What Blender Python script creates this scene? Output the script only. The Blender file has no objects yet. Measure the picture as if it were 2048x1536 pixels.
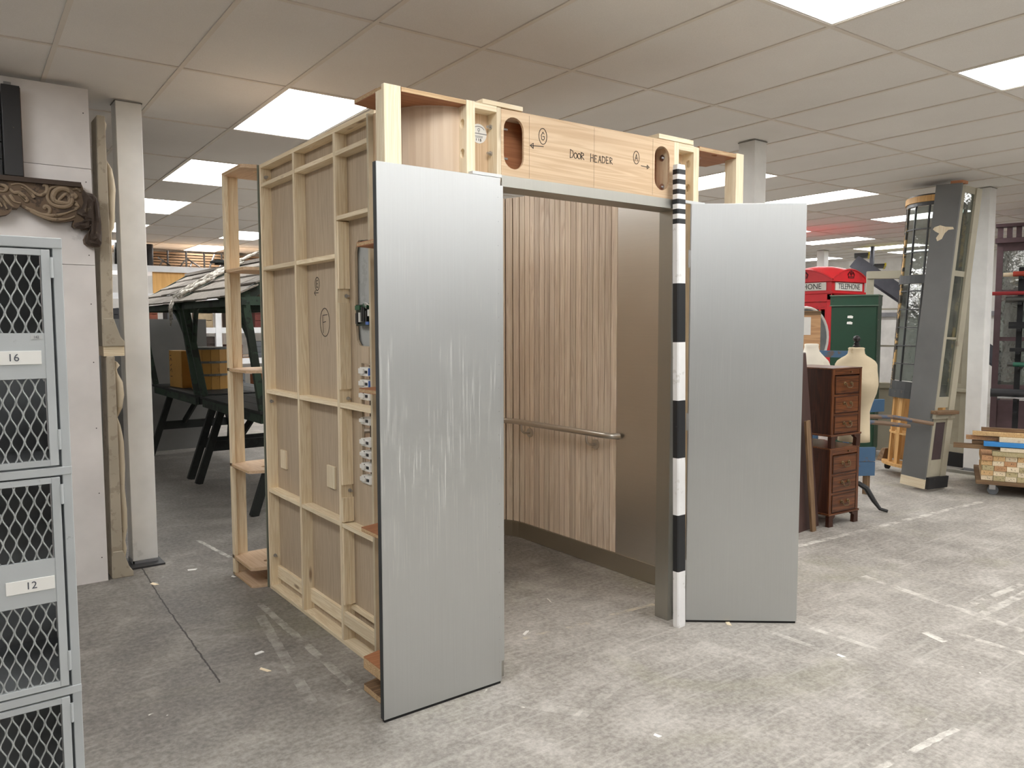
import bpy, math, random
from mathutils import Matrix, Vector, Euler
from mathutils.geometry import tessellate_polygon
random.seed(7)
scene = bpy.context.scene
COL = scene.collection
PI = math.pi
# ------------------------------------------------------------------ camera
CAM_H, CEIL = 1.563, 2.9915
PITCH, ROLL, YAW = 0.0746091, -0.0021840, 0.6427792
FPX = 1549.385
cp, sp, cr, sr = math.cos(PITCH), math.sin(PITCH), math.cos(ROLL), math.sin(ROLL)
cy, sy = math.cos(YAW), math.sin(YAW)
def c2w(v):
    return Vector((cy * v[0] + sy * v[1], -sy * v[0] + cy * v[1], v[2]))
_up = (0, sp, cp)
RIGHT = c2w((cr, sr * _up[1], sr * _up[2]))
UP = c2w((-sr, cr * _up[1], cr * _up[2]))
FWD = c2w((0, cp, -sp))
cam_d = bpy.data.cameras.new('camera')
cam_d.sensor_width = 36.0
cam_d.lens = 36.0 * FPX / 2048.0
cam_d.clip_start, cam_d.clip_end = 0.05, 100
cam = bpy.data.objects.new('camera', cam_d)
COL.objects.link(cam)
mw = Matrix.Identity(4)
for i in range(3):
    mw[i][0], mw[i][1], mw[i][2] = RIGHT[i], UP[i], -FWD[i]
mw.translation = Vector((0, 0, CAM_H))
cam.matrix_world = mw
scene.camera = cam
def project(p):
    d = Vector(p) - Vector((0, 0, CAM_H))
    z = d.dot(FWD)
    if z < 0.05:
        return None
    return 1024 + FPX * d.dot(RIGHT) / z, 768 - FPX * d.dot(UP) / z
# ------------------------------------------------------------------ world, exposure
world = bpy.data.worlds.new('world')
scene.world = world
world.use_nodes = True
world.node_tree.nodes['Background'].inputs[0].default_value = (0.9, 0.93, 1.0, 1)
world.node_tree.nodes['Background'].inputs[1].default_value = 0.15
scene.view_settings.view_transform = 'Standard'
scene.view_settings.look = 'None'
scene.view_settings.gamma = 1.0
scene.view_settings.use_curve_mapping = False
scene.view_settings.exposure = 0.0
LAMP = 13.0            # radiance of the ceiling light diffusers
LAMP_COL = (1.0, 0.988, 0.97)
scene.cycles.max_bounces = 8
scene.cycles.diffuse_bounces = 5
scene.cycles.sample_clamp_indirect = 6.0
# ------------------------------------------------------------------ material helpers
def lin(r, g=None, b=None):
    if g is None:
        r, g, b = r
    f = lambda c: (c / 255 / 12.92) if c / 255 <= 0.04045 else ((c / 255 + 0.055) / 1.055) ** 2.4
    return (f(r), f(g), f(b), 1.0)
class NT:
    def __init__(s, name):
        s.m = bpy.data.materials.new(name)
        s.m.use_nodes = True
        s.t = s.m.node_tree
        s.bsdf = s.t.nodes['Principled BSDF']
        s.out = s.t.nodes['Material Output']
    def n(s, kind, **kw):
        nd = s.t.nodes.new('ShaderNode' + kind)
        for k, v in kw.items():
            setattr(nd, k, v)
        return nd
    def l(s, a, b):
        s.t.links.new(a, b)
    def val(s, nd, **kw):
        for k, v in kw.items():
            nd.inputs[k.replace('_', ' ')].default_value = v
        return nd
    def coords(s, scale=(1, 1, 1), rnd=True, rot=(0, 0, 0), world=False):
        if world:
            src = s.n('NewGeometry').outputs['Position']
        else:
            src = s.n('TexCoord').outputs['Object']
        mp = s.n('Mapping')
        mp.inputs['Scale'].default_value = scale
        mp.inputs['Rotation'].default_value = rot
        s.l(src, mp.inputs['Vector'])
        if rnd:
            oi = s.n('ObjectInfo')
            mu = s.n('VectorMath', operation='MULTIPLY_ADD')
            cb = s.n('CombineXYZ')
            for k in range(3):
                s.l(oi.outputs['Random'], cb.inputs[k])
            s.l(cb.outputs[0], mu.inputs[0])
            mu.inputs[1].default_value = (37.0, 53.0, 71.0)
            s.l(mp.outputs[0], mu.inputs[2])
            return mu.outputs[0]
        return mp.outputs[0]
    def noise(s, vec, scale=5, detail=4, rough=0.55, dist=0.0):
        nd = s.n('TexNoise')
        s.val(nd, Scale=scale, Detail=detail, Roughness=rough, Distortion=dist)
        s.l(vec, nd.inputs['Vector'])
        return nd.outputs['Fac']
    def ramp(s, fac, stops):
        nd = s.n('ValToRGB')
        e = nd.color_ramp.elements
        while len(e) < len(stops):
            e.new(0.5)
        for k, (p, c) in enumerate(stops):
            e[k].position = p
            e[k].color = c if len(c) == 4 else (*c, 1)
        s.l(fac, nd.inputs[0])
        return nd.outputs[0]
    def mix(s, fac, a, b, blend='MIX'):
        nd = s.n('MixRGB', blend_type=blend)
        for inp, v in zip(nd.inputs, (fac, a, b)):
            if isinstance(v, (int, float)):
                inp.default_value = v
            elif isinstance(v, tuple):
                inp.default_value = v
            else:
                s.l(v, inp)
        return nd.outputs[0]
    def math(s, op, a, b=None, c=None, clamp=False):
        nd = s.n('Math', operation=op, use_clamp=clamp)
        for inp, v in zip(nd.inputs, (a, b, c)):
            if v is None:
                continue
            if isinstance(v, (int, float)):
                inp.default_value = v
            else:
                s.l(v, inp)
        return nd.outputs[0]
    def bump(s, h, strength=0.2, dist=0.01):
        nd = s.n('Bump')
        nd.inputs['Strength'].default_value = strength
        nd.inputs['Distance'].default_value = dist
        s.l(h, nd.inputs['Height'])
        s.l(nd.outputs[0], s.bsdf.inputs['Normal'])
    def col(s, c):
        if isinstance(c, tuple):
            s.bsdf.inputs['Base Color'].default_value = c
        else:
            s.l(c, s.bsdf.inputs['Base Color'])
    def set(s, **kw):
        for k, v in kw.items():
            k = k.replace('_', ' ')
            if isinstance(v, (int, float, tuple)):
                s.bsdf.inputs[k].default_value = v
            else:
                s.l(v, s.bsdf.inputs[k])
        return s
MATS = {}
def plain(name, rgb, rough=0.6, metal=0.0, var=0.06, scale=8, bump=0.0):
    if name in MATS:
        return MATS[name]
    t = NT(name)
    c = lin(rgb)
    v = t.coords()
    f = t.noise(v, scale, 5)
    lo = tuple(max(0, x * (1 - 2.2 * var)) for x in c[:3]) + (1,)
    hi = tuple(min(1, x * (1 + 2.2 * var)) for x in c[:3]) + (1,)
    t.col(t.ramp(f, [(0.3, lo), (0.7, hi)]))
    t.set(Roughness=rough, Metallic=metal)
    if bump:
        t.bump(t.noise(v, scale * 9, 3), bump, 0.004)
    MATS[name] = t.m
    return t.m
def wood(name, light, dark, axis='z', s=1.0, rough=0.6, knots=0.0, bands=0.5, bump=0.05):
    key = name + '_' + axis
    if key in MATS:
        return MATS[key]
    t = NT(key)
    a, b = 26 * s, 1.1 * s
    sc = {'x': (b, a, a), 'y': (a, b, a), 'z': (a, a, b)}[axis]
    v = t.coords(sc)
    big = t.noise(v, 0.9, 3, 0.5, 1.2)
    fine = t.noise(v, 5.5, 4, 0.6)
    sn = t.math('SINE', t.math('MULTIPLY', big, 46.0))
    sn = t.math('MULTIPLY_ADD', sn, 0.5 * bands, 0.5)
    f = t.math('ADD', t.math('MULTIPLY', sn, 0.55), t.math('MULTIPLY', fine, 0.45))
    c = t.ramp(f, [(0.18, lin(dark)), (0.72, lin(light))])
    oi = t.n('ObjectInfo')
    hv = t.n('HueSaturation')
    t.l(t.math('MULTIPLY_ADD', oi.outputs['Random'], 0.22, 0.9), hv.inputs['Value'])
    t.l(c, hv.inputs['Color'])
    c = hv.outputs[0]
    if knots:
        kv = t.n('TexVoronoi')
        ks = {'x': (2.2, 9, 9), 'y': (9, 2.2, 9), 'z': (9, 9, 2.2)}[axis]
        t.l(t.coords(ks), kv.inputs['Vector'])
        kv.inputs['Scale'].default_value = 1.0
        k = t.ramp(kv.outputs['Distance'], [(0.05, (1, 1, 1, 1)), (0.12, (0, 0, 0, 1))])
        c = t.mix(t.math('MULTIPLY', k, knots), c, lin(120, 82, 48))
    t.col(c)
    t.set(Roughness=rough)
    if bump:
        t.bump(fine, bump, 0.003)
    MATS[key] = t.m
    return t.m
# ------------------------------------------------------------------ mesh helpers
class MB:
    def __init__(s):
        s.v, s.f, s.mi = [], [], []
    def add(s, vs, fs, mi=0):
        o = len(s.v)
        s.v += [tuple(v) for v in vs]
        s.f += [tuple(i + o for i in f) for f in fs]
        s.mi += [mi] * len(fs)
        return s
    def box(s, x0, y0, z0, x1, y1, z1, mi=0):
        vs = [(x0, y0, z0), (x1, y0, z0), (x1, y1, z0), (x0, y1, z0), (x0, y0, z1), (x1, y0, z1), (x1, y1, z1), (x0, y1, z1)]
        return s.add(vs, [(3, 2, 1, 0), (4, 5, 6, 7), (0, 1, 5, 4), (1, 2, 6, 5), (2, 3, 7, 6), (3, 0, 4, 7)], mi)
    def hexa(s, bot, top, mi=0):
        n = len(bot)
        fs = [tuple(range(n - 1, -1, -1)), tuple(range(n, 2 * n))]
        fs += [(i, (i + 1) % n, n + (i + 1) % n, n + i) for i in range(n)]
        return s.add(list(bot) + list(top), fs, mi)
    def prism(s, poly, a0, a1, plane='xy', mi=0):
        m = {'xy': lambda u, v, w: (u, v, w), 'xz': lambda u, v, w: (u, w, v), 'yz': lambda u, v, w: (w, u, v)}[plane]
        return s.plate(poly, [], a0, a1, plane, mi)
    def plate(s, outer, holes, a0, a1, plane='xy', mi=0):
        m = {'xy': lambda u, v, w: (u, v, w), 'xz': lambda u, v, w: (u, w, v), 'yz': lambda u, v, w: (w, u, v)}[plane]
        loops = [outer] + list(holes)
        tris = tessellate_polygon([[Vector((p[0], p[1], 0)) for p in lp] for lp in loops])
        flat = [p for lp in loops for p in lp]
        n = len(flat)
        vs = [m(p[0], p[1], a0) for p in flat] + [m(p[0], p[1], a1) for p in flat]
        fs = [tuple(t) for t in tris] + [tuple(i + n for i in reversed(t)) for t in tris]
        o = 0
        for lp in loops:
            k = len(lp)
            fs += [(o + i, o + (i + 1) % k, n + o + (i + 1) % k, n + o + i) for i in range(k)]
            o += k
        return s.add(vs, fs, mi)
    def bar(s, p, q, w, h, up=(0, 0, 1), mi=0):
        p, q = Vector(p), Vector(q)
        d = (q - p).normalized()
        u = Vector(up)
        if abs(d.dot(u)) > 0.98:
            u = Vector((1, 0, 0))
        sd = d.cross(u).normalized()
        u = sd.cross(d).normalized()
        c = [(-w / 2, -h / 2), (w / 2, -h / 2), (w / 2, h / 2), (-w / 2, h / 2)]
        return s.hexa([p + sd * a + u * b for a, b in c], [q + sd * a + u * b for a, b in c], mi)
    def tube(s, pts, r, n=8, mi=0, cap=True):
        pts = [Vector(p) for p in pts]
        rs = r if isinstance(r, (list, tuple)) else [r] * len(pts)
        vs, fs = [], []
        ref = None
        for i, p in enumerate(pts):
            d = (pts[min(i + 1, len(pts) - 1)] - pts[max(i - 1, 0)]).normalized()
            if ref is None:
                ref = Vector((0, 0, 1)) if abs(d.z) < 0.9 else Vector((1, 0, 0))
            a = (ref - d * ref.dot(d)).normalized()
            b = d.cross(a)
            ref = a
            for k in range(n):
                t = 2 * PI * k / n
                vs.append(p + (a * math.cos(t) + b * math.sin(t)) * rs[i])
        for i in range(len(pts) - 1):
            for k in range(n):
                fs.append((i * n + k, i * n + (k + 1) % n, (i + 1) * n + (k + 1) % n, (i + 1) * n + k))
        if cap:
            fs.append(tuple(range(n - 1, -1, -1)))
            fs.append(tuple((len(pts) - 1) * n + k for k in range(n)))
        return s.add(vs, fs, mi)
    def pipe(s, p, q, r, t, n=14, mi=0):
        p, q = Vector(p), Vector(q)
        d = (q - p).normalized()
        a = d.orthogonal().normalized()
        b = d.cross(a)
        vs = []
        for pt in (p, q):
            for rr in (r, r - t):
                for k in range(n):
                    th = 2 * PI * k / n
                    vs.append(pt + (a * math.cos(th) + b * math.sin(th)) * rr)
        fs = []
        for k in range(n):
            j = (k + 1) % n
            fs += [(k, j, 2 * n + j, 2 * n + k), (n + j, n + k, 3 * n + k, 3 * n + j), (j, k, n + k, n + j), (2 * n + k, 2 * n + j, 3 * n + j, 3 * n + k)]
        return s.add(vs, fs, mi)
    def lathe(s, prof, n=16, c=(0, 0, 0), sx=1, sy=1, mi=0):
        vs, fs = [], []
        for r, z in prof:
            for k in range(n):
                t = 2 * PI * k / n
                vs.append((c[0] + r * sx * math.cos(t), c[1] + r * sy * math.sin(t), c[2] + z))
        for i in range(len(prof) - 1):
            for k in range(n):
                fs.append((i * n + k, i * n + (k + 1) % n, (i + 1) * n + (k + 1) % n, (i + 1) * n + k))
        fs.append(tuple(range(n - 1, -1, -1)))
        fs.append(tuple((len(prof) - 1) * n + k for k in range(n)))
        return s.add(vs, fs, mi)
    def ball(s, c, r, n=10, m=6, sz=1.0, mi=0):
        prof = [(max(1e-4, r * math.sin(PI * i / m)), -r * sz * math.cos(PI * i / m)) for i in range(m + 1)]
        return s.lathe(prof, n, c, mi=mi)
    def build(s, name, mat, parent=None, smooth=False, bevel=0.0, world=False, kind=None, label=None):
        vs = s.v
        if world and parent is not None:
            M = Matrix.Identity(4)
            p = parent
            while p is not None:
                M = Matrix.LocRotScale(p.location, p.rotation_euler, None) @ M
                p = p.parent
            inv = M.inverted()
            vs = [tuple(inv @ Vector(v)) for v in vs]
        me = bpy.data.meshes.new(name)
        me.from_pydata(vs, [], s.f)
        me.validate()
        mats = mat if isinstance(mat, (list, tuple)) else [mat]
        for m in mats:
            me.materials.append(m)
        if len(mats) > 1 and len(me.polygons) == len(s.mi):
            me.polygons.foreach_set('material_index', s.mi)
        if smooth:
            me.shade_smooth() if hasattr(me, 'shade_smooth') else me.polygons.foreach_set('use_smooth', [True] * len(me.polygons))
            if smooth != 'full':
                me.set_sharp_from_angle(angle=math.radians(40))
        me.update()
        ob = bpy.data.objects.new(name, me)
        COL.objects.link(ob)
        if parent is not None:
            ob.parent = parent
        if bevel:
            b = ob.modifiers.new('bevel', 'BEVEL')
            b.width, b.segments, b.limit_method = bevel, 2, 'ANGLE'
            b.harden_normals = False
        if kind:
            ob['kind'] = kind
        if label:
            ob['label'] = label
        return ob
def fix_normals(ob):
    import bmesh
    bm = bmesh.new()
    bm.from_mesh(ob.data)
    bmesh.ops.recalc_face_normals(bm, faces=bm.faces)
    bm.to_mesh(ob.data)
    bm.free()
def B(name, mat, parent, *boxes, **kw):
    mb = MB()
    for b in boxes:
        mb.box(*b)
    return mb.build(name, mat, parent, **kw)
def root(name, label, cat, loc=(0, 0, 0), rz=0.0, group=None, rot=None):
    o = bpy.data.objects.new(name, None)
    o.empty_display_size = 0.1
    COL.objects.link(o)
    o.location = loc
    o.rotation_euler = rot if rot else (0, 0, rz)
    o['label'], o['category'] = label, cat
    if group:
        o['group'] = group
    return o
def tag(o, label, cat, group=None):
    o['label'], o['category'] = label, cat
    if group:
        o['group'] = group
    return o
def struct(o):
    o['kind'] = 'structure'
    return o
def share(src, name, parent, loc=(0, 0, 0), rot=(0, 0, 0), scale=(1, 1, 1)):
    o = bpy.data.objects.new(name, src.data)
    COL.objects.link(o)
    o.parent = parent
    o.location, o.rotation_euler, o.scale = loc, rot, scale
    return o
def text(name, s, size, mat, parent, loc, rot, extrude=0.0006, align='CENTER', sx=1.0):
    cu = bpy.data.curves.new(name, 'FONT')
    cu.body, cu.size, cu.extrude, cu.align_x, cu.align_y = s, size, extrude, align, 'CENTER'
    cu.resolution_u = 3
    tmp = bpy.data.objects.new(name + '_tmp', cu)
    COL.objects.link(tmp)
    dg = bpy.context.evaluated_depsgraph_get()
    me = bpy.data.meshes.new_from_object(tmp.evaluated_get(dg))
    bpy.data.objects.remove(tmp)
    me.name = name
    me.materials.clear()
    me.materials.append(mat)
    ob = bpy.data.objects.new(name, me)
    COL.objects.link(ob)
    ob.parent = parent
    ob.location, ob.rotation_euler, ob.scale = loc, rot, (sx, 1, 1)
    return ob
def strokes(name, lines, mat, parent, o, u, v, w=0.003, t=0.0008):
    """hand drawn pen strokes as thin raised ribbons on a surface; o,u,v in parent space"""
    o, u, v = Vector(o), Vector(u), Vector(v)
    nrm = u.cross(v).normalized()
    mb = MB()
    for ln in lines:
        P = [o + u * a + v * b for a, b in ln]
        for p, q in zip(P, P[1:]):
            d = (q - p)
            if d.length < 1e-6:
                continue
            d.normalize()
            p2, q2 = p - d * w * 0.4, q + d * w * 0.4
            sd = nrm.cross(d) * (w / 2)
            mb.hexa([p2 - sd, q2 - sd, q2 + sd, p2 + sd], [x + nrm * t for x in (p2 - sd, q2 - sd, q2 + sd, p2 + sd)])
    return mb.build(name, mat, parent)
def circ(cx, cy, rx, ry, n=20, a0=0.0, a1=2 * PI):
    return [(cx + rx * math.cos(a0 + (a1 - a0) * k / n), cy + ry * math.sin(a0 + (a1 - a0) * k / n)) for k in range(n + 1)]
# ------------------------------------------------------------------ materials
def floor_mat():
    t = NT('worn_concrete')
    P = t.coords((1, 1, 1), rnd=False, world=True)
    warp = t.n('VectorMath', operation='MULTIPLY_ADD')
    nz = t.n('TexNoise'); t.val(nz, Scale=2.3, Detail=4); t.l(P, nz.inputs['Vector'])
    t.l(nz.outputs['Color'], warp.inputs[0]); warp.inputs[1].default_value = (0.5, 0.5, 0); t.l(P, warp.inputs[2])
    PW = warp.outputs[0]
    n1 = t.noise(P, 0.55, 5, 0.6, 0.6)
    n2 = t.noise(P, 3.2, 8, 0.68, 0.4)
    n3 = t.noise(P, 42, 6, 0.7)
    base = t.ramp(n1, [(0.32, lin(140, 137, 131)), (0.5, lin(164, 161, 154)), (0.68, lin(184, 181, 174))])
    base = t.mix(0.55, base, t.ramp(n2, [(0.36, lin(112, 106, 100)), (0.52, lin(164, 158, 150)), (0.64, lin(206, 201, 194))]))
    base = t.mix(0.35, base, t.ramp(n3, [(0.38, lin(118, 112, 106)), (0.62, lin(204, 199, 192))]))
    # streaky scuffs along two directions
    for rot, k in ((0.35, 0.16), (1.5, 0.12), (2.4, 0.12)):
        v = t.coords((1.4, 26, 1), rnd=False, rot=(0, 0, rot), world=True)
        s = t.ramp(t.noise(v, 1.0, 6, 0.7), [(0.56, (0, 0, 0, 1)), (0.72, (1, 1, 1, 1))])
        base = t.mix(t.math('MULTIPLY', s, k * 2.4), base, lin(214, 211, 204))
    # greenish and brown old paint stains
    g = t.ramp(t.noise(P, 0.8, 5, 0.6, 0.8), [(0.55, (0, 0, 0, 1)), (0.7, (1, 1, 1, 1))])
    base = t.mix(t.math('MULTIPLY', g, 0.28), base, lin(150, 150, 104))
    sx = t.n('SeparateXYZ'); t.l(PW, sx.inputs[0])
    X, Y = sx.outputs[0], sx.outputs[1]
    # darker, mottled floor zone left of the set and farther back
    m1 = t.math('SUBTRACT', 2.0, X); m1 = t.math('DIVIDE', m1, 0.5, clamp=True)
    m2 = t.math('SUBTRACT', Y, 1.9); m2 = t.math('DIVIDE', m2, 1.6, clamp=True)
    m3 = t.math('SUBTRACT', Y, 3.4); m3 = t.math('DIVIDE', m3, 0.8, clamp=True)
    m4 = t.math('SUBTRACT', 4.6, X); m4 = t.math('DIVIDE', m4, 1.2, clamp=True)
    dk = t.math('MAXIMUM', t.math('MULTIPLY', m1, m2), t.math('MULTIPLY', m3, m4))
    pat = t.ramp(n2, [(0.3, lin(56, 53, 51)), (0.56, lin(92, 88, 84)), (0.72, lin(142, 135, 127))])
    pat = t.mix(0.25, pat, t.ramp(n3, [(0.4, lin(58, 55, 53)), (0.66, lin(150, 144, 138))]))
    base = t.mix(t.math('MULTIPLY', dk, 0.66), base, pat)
    # flecks
    vo = t.n('TexVoronoi'); vo.inputs['Scale'].default_value = 9.0; t.l(PW, vo.inputs['Vector'])
    fl = t.ramp(vo.outputs['Distance'], [(0.03, (1, 1, 1, 1)), (0.06, (0, 0, 0, 1))])
    fl2 = t.ramp(t.noise(P, 1.7, 2), [(0.5, (0, 0, 0, 1)), (0.6, (1, 1, 1, 1))])
    base = t.mix(t.math('MULTIPLY', fl, fl2), base, lin(225, 222, 214))
    wear = t.ramp(t.noise(P, 9, 6, 0.7), [(0.42, (0, 0, 0, 1)), (0.6, (1, 1, 1, 1))])
    nz2 = t.n('TexNoise'); t.val(nz2, Scale=14, Detail=3); t.l(P, nz2.inputs['Vector'])
    w2 = t.n('VectorMath', operation='MULTIPLY_ADD')
    t.l(nz2.outputs['Color'], w2.inputs[0]); w2.inputs[1].default_value = (0.02, 0.02, 0); t.l(P, w2.inputs[2])
    s2 = t.n('SeparateXYZ'); t.l(w2.outputs[0], s2.inputs[0])
    def line(a, b, w, c, k, worn=True):
        nonlocal base
        ax, ay = a[0] + 0.01, a[1] + 0.01
        dx, dy = b[0] - a[0], b[1] - a[1]
        L = math.hypot(dx, dy)
        dx, dy = dx / L, dy / L
        px = t.math('SUBTRACT', s2.outputs[0], ax); py = t.math('SUBTRACT', s2.outputs[1], ay)
        al = t.math('ADD', t.math('MULTIPLY', px, dx), t.math('MULTIPLY', py, dy))
        ac = t.math('ABSOLUTE', t.math('SUBTRACT', t.math('MULTIPLY', px, dy), t.math('MULTIPLY', py, dx)))
        m = t.math('LESS_THAN', ac, w / 2)
        m = t.math('MULTIPLY', m, t.math('MULTIPLY', t.math('GREATER_THAN', al, 0.0), t.math('LESS_THAN', al, L)))
        m = t.math('MULTIPLY', m, k)
        if worn:
            m = t.math('MULTIPLY', m, wear)
        base = t.mix(m, base, c)
    pale, tape = lin(222, 219, 211), lin(206, 196, 172)
    for a, b, w, k in [((4.4, 3.14), (7.39, 2.93), .05, .9), ((4.6, 2.48), (4.41, 1.52), .05, .75), ((4.11, 1.71), (4.1, 1.1), .04, .8),
                       ((2.5, 1.34), (3.12, 1.29), .028, .9), ((5.22, 1.82), (4.62, 1.85), .04, .7), ((3.99, 1.82), (3.95, 1.70), .045, 1.0),
                       ((3.58, 2.2), (3.60, 1.84), .04, .7), ((3.37, 2.33), (3.38, 1.87), .035, .6), ((4.47, 1.75), (5.2, 1.74), .05, .7),
                       ((1.50, 5.86), (1.56, 5.28), .03, .8), ((1.42, 4.3), (1.40, 2.9), .04, .38), ((1.36, 4.1), (1.20, 3.0), .05, .25),
                       ((1.98, 2.23), (2.33, 2.35), .05, .3), ((1.87, 2.52), (2.04, 2.26), .07, .35), ((3.55, 3.18), (4.32, 3.13), .03, .6)]:
        line(a, b, w, pale, k)
    for a, b in [((2.31, 2.99), (2.48, 2.98)), ((2.57, 2.965), (2.71, 2.945)), ((2.87, 2.96), (3.19, 2.93))]:
        line(a, b, .03, tape, .85)
    for a, b in [((1.04, 5.6), (0.99, 4.68)), ((0.99, 4.68), (0.95, 3.42))]:
        line(a, b, .008, lin(36, 33, 31), .85, False)
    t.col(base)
    t.set(Roughness=t.math('MULTIPLY_ADD', n2, 0.35, 0.42))
    t.bsdf.inputs['Specular IOR Level'].default_value = 0.35
    t.bump(t.math('ADD', t.math('MULTIPLY', n3, 0.5), n2), 0.12, 0.01)
    return t.m
def steel_mat(name, scr=0.0, base=(212, 215, 216), axis='z', rough=0.38):
    t = NT(name)
    sc = {'z': (420, 420, 2.0), 'y': (420, 2.0, 420), 'x': (2.0, 420, 420)}[axis]
    v = t.coords(sc, rnd=False)
    br = t.noise(v, 1.0, 3, 0.7)
    P = t.coords((1, 1, 1))
    cl = t.noise(P, 3.0, 4)
    c = t.mix(t.math('MULTIPLY', br, 0.30), lin(base), lin(tuple(int(x * 0.82) for x in base)))
    c = t.mix(t.math('MULTIPLY', cl, 0.12), c, lin(150, 148, 140))
    r = t.math('MULTIPLY_ADD', br, 0.10, rough)
    if scr:
        S = None
        zsep = t.n('SeparateXYZ'); t.l(t.coords((1, 1, 1), rnd=False), zsep.inputs[0])
        win = t.math('SUBTRACT', 1.0, t.math('DIVIDE', t.math('ABSOLUTE', t.math('SUBTRACT', zsep.outputs[2], 1.15)), 0.75), clamp=True)
        zone = t.ramp(t.noise(t.coords((1, 1, 1)), 3.4, 4, 0.6), [(0.40, (0, 0, 0, 1)), (0.60, (1, 1, 1, 1))])
        zone = t.math('MULTIPLY', zone, t.math('POWER', win, 0.6))
        for rot, scl, thr in (((0, 0, 0), (150, 150, 2.4), 0.63), ((0, 0.10, 0), (120, 120, 2.8), 0.65), ((0, -0.16, 0), (110, 110, 3.4), 0.65), ((0, 1.35, 0), (70, 70, 2.6), 0.68)):
            m = t.ramp(t.noise(t.coords(scl, rot=rot), 1.0, 2, 0.5, 0.2), [(thr, (0, 0, 0, 1)), (thr + 0.03, (1, 1, 1, 1))])
            S = m if S is None else t.math('MAXIMUM', S, m)
        haze = t.ramp(t.noise(t.coords((14, 14, 5)), 1.0, 7, 0.72), [(0.48, (0, 0, 0, 1)), (0.78, (1, 1, 1, 1))])
        S = t.math('MULTIPLY', S, zone)
        S = t.math('ADD', S, t.math('MULTIPLY', t.math('MULTIPLY', haze, zone), 0.4), clamp=True)
        S = t.math('MULTIPLY', S, scr)
        c = t.mix(t.math('MULTIPLY', S, 0.7), c, lin(240, 240, 236))
        r = t.math('ADD', r, t.math('MULTIPLY', S, 0.35))
    t.col(c)
    t.set(Roughness=r, Metallic=1.0)
    t.bsdf.inputs['Anisotropic'].default_value = 0.3
    t.bump(br, 0.03, 0.001)
    return t.m
def emis(name, c, s):
    t = NT(name)
    e = t.n('Emission'); e.inputs[0].default_value = (*c, 1); e.inputs[1].default_value = s
    t.l(e.outputs[0], t.out.inputs[0])
    return t.m
def glass_mat(name, tint=(200, 208, 205), op=0.35, rough=0.08):
    t = NT(name)
    v = t.coords((1, 1, 1))
    dirt = t.ramp(t.noise(v, 7, 5, 0.65), [(0.35, (0.02, 0.02, 0.02, 1)), (0.75, (1, 1, 1, 1))])
    tr = t.n('BsdfTransparent'); tr.inputs[0].default_value = lin(tint)
    df = t.n('BsdfDiffuse'); df.inputs[0].default_value = lin(150, 150, 142)
    gl = t.n('BsdfGlossy'); gl.inputs['Roughness'].default_value = rough
    m1 = t.n('MixShader'); t.l(t.math('MULTIPLY', dirt, op), m1.inputs[0]); t.l(tr.outputs[0], m1.inputs[1]); t.l(df.outputs[0], m1.inputs[2])
    m2 = t.n('MixShader'); m2.inputs[0].default_value = 0.22; t.l(m1.outputs[0], m2.inputs[1]); t.l(gl.outputs[0], m2.inputs[2])
    bp = t.n('Bump'); bp.inputs['Strength'].default_value = 0.3; bp.inputs['Distance'].default_value = 0.01
    t.l(t.noise(v, 12, 2), bp.inputs['Height']); t.l(bp.outputs[0], gl.inputs['Normal'])
    t.l(m2.outputs[0], t.out.inputs[0])
    return t.m
def tile_mat():
    t = NT('mineral_fibre_tile')
    v = t.coords((1, 1, 1))
    f = t.noise(v, 260, 3, 0.7)
    g = t.noise(v, 1.5, 3)
    c = t.mix(0.5, t.ramp(f, [(0.35, lin(222, 219, 215)), (0.65, lin(240, 238, 235))]), t.ramp(g, [(0.3, lin(226, 223, 219)), (0.7, lin(238, 236, 232))]))
    t.col(c); t.set(Roughness=0.95)
    t.bump(f, 0.25, 0.002)
    return t.m
def paint(name, rgb, chip=None, amount=0.0, rough=0.5, sc=5.0, thr=0.62):
    t = NT(name)
    v = t.coords((1, 1, 1))
    a = t.noise(v, sc, 6, 0.65)
    b = t.noise(v, 2.2, 4)
    c0 = lin(rgb)
    c = t.ramp(b, [(0.3, tuple(x * 0.86 for x in c0[:3])), (0.7, tuple(min(1, x * 1.1) for x in c0[:3]))])
    if chip:
        m = t.ramp(a, [(thr, (0, 0, 0, 1)), (thr + 0.03, (1, 1, 1, 1))])
        c = t.mix(t.math('MULTIPLY', m, amount), c, lin(chip))
    t.col(c); t.set(Roughness=rough)
    t.bump(a, 0.06, 0.004)
    return t.m
PINE = lambda ax: wood('pine', (246, 232, 204), (217, 195, 157), ax, 1.0, 0.62, 0.75)
PINEP = lambda ax: wood('pale_pine', (240, 228, 202), (220, 200, 165), ax, 1.0, 0.62, 0.35)
PLYFACE = lambda ax: wood('ply_face', (224, 198, 168), (196, 163, 130), ax, 0.6, 0.6, 0.0, 0.3)
PLYRED = lambda ax: wood('red_ply', (186, 130, 92), (146, 92, 60), ax, 0.7, 0.6, 0.0, 0.35)
VENEER = lambda ax: wood('oak_veneer', (206, 188, 163), (174, 155, 131), ax, 0.8, 0.6, 0.0, 0.4)
SLAT = lambda ax: wood('oak_slat', (242, 227, 207), (214, 194, 172), ax, 0.7, 0.55, 0.0, 0.7)
OKOUME = lambda ax: wood('okoume', (232, 206, 172), (206, 172, 134), ax, 0.45, 0.6, 0.0, 0.5)
MAHOG = lambda ax: wood('mahogany', (112, 66, 36), (58, 28, 15), ax, 0.8, 0.32, 0.0, 0.8)
OLDWOOD = lambda ax: wood('old_wood', (142, 114, 84), (88, 64, 44), ax, 0.7, 0.75, 0.0, 0.6)
PLYEDGE = wood('ply_edge', (214, 186, 146), (158, 122, 84), 'x', 1.6, 0.7)
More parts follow.
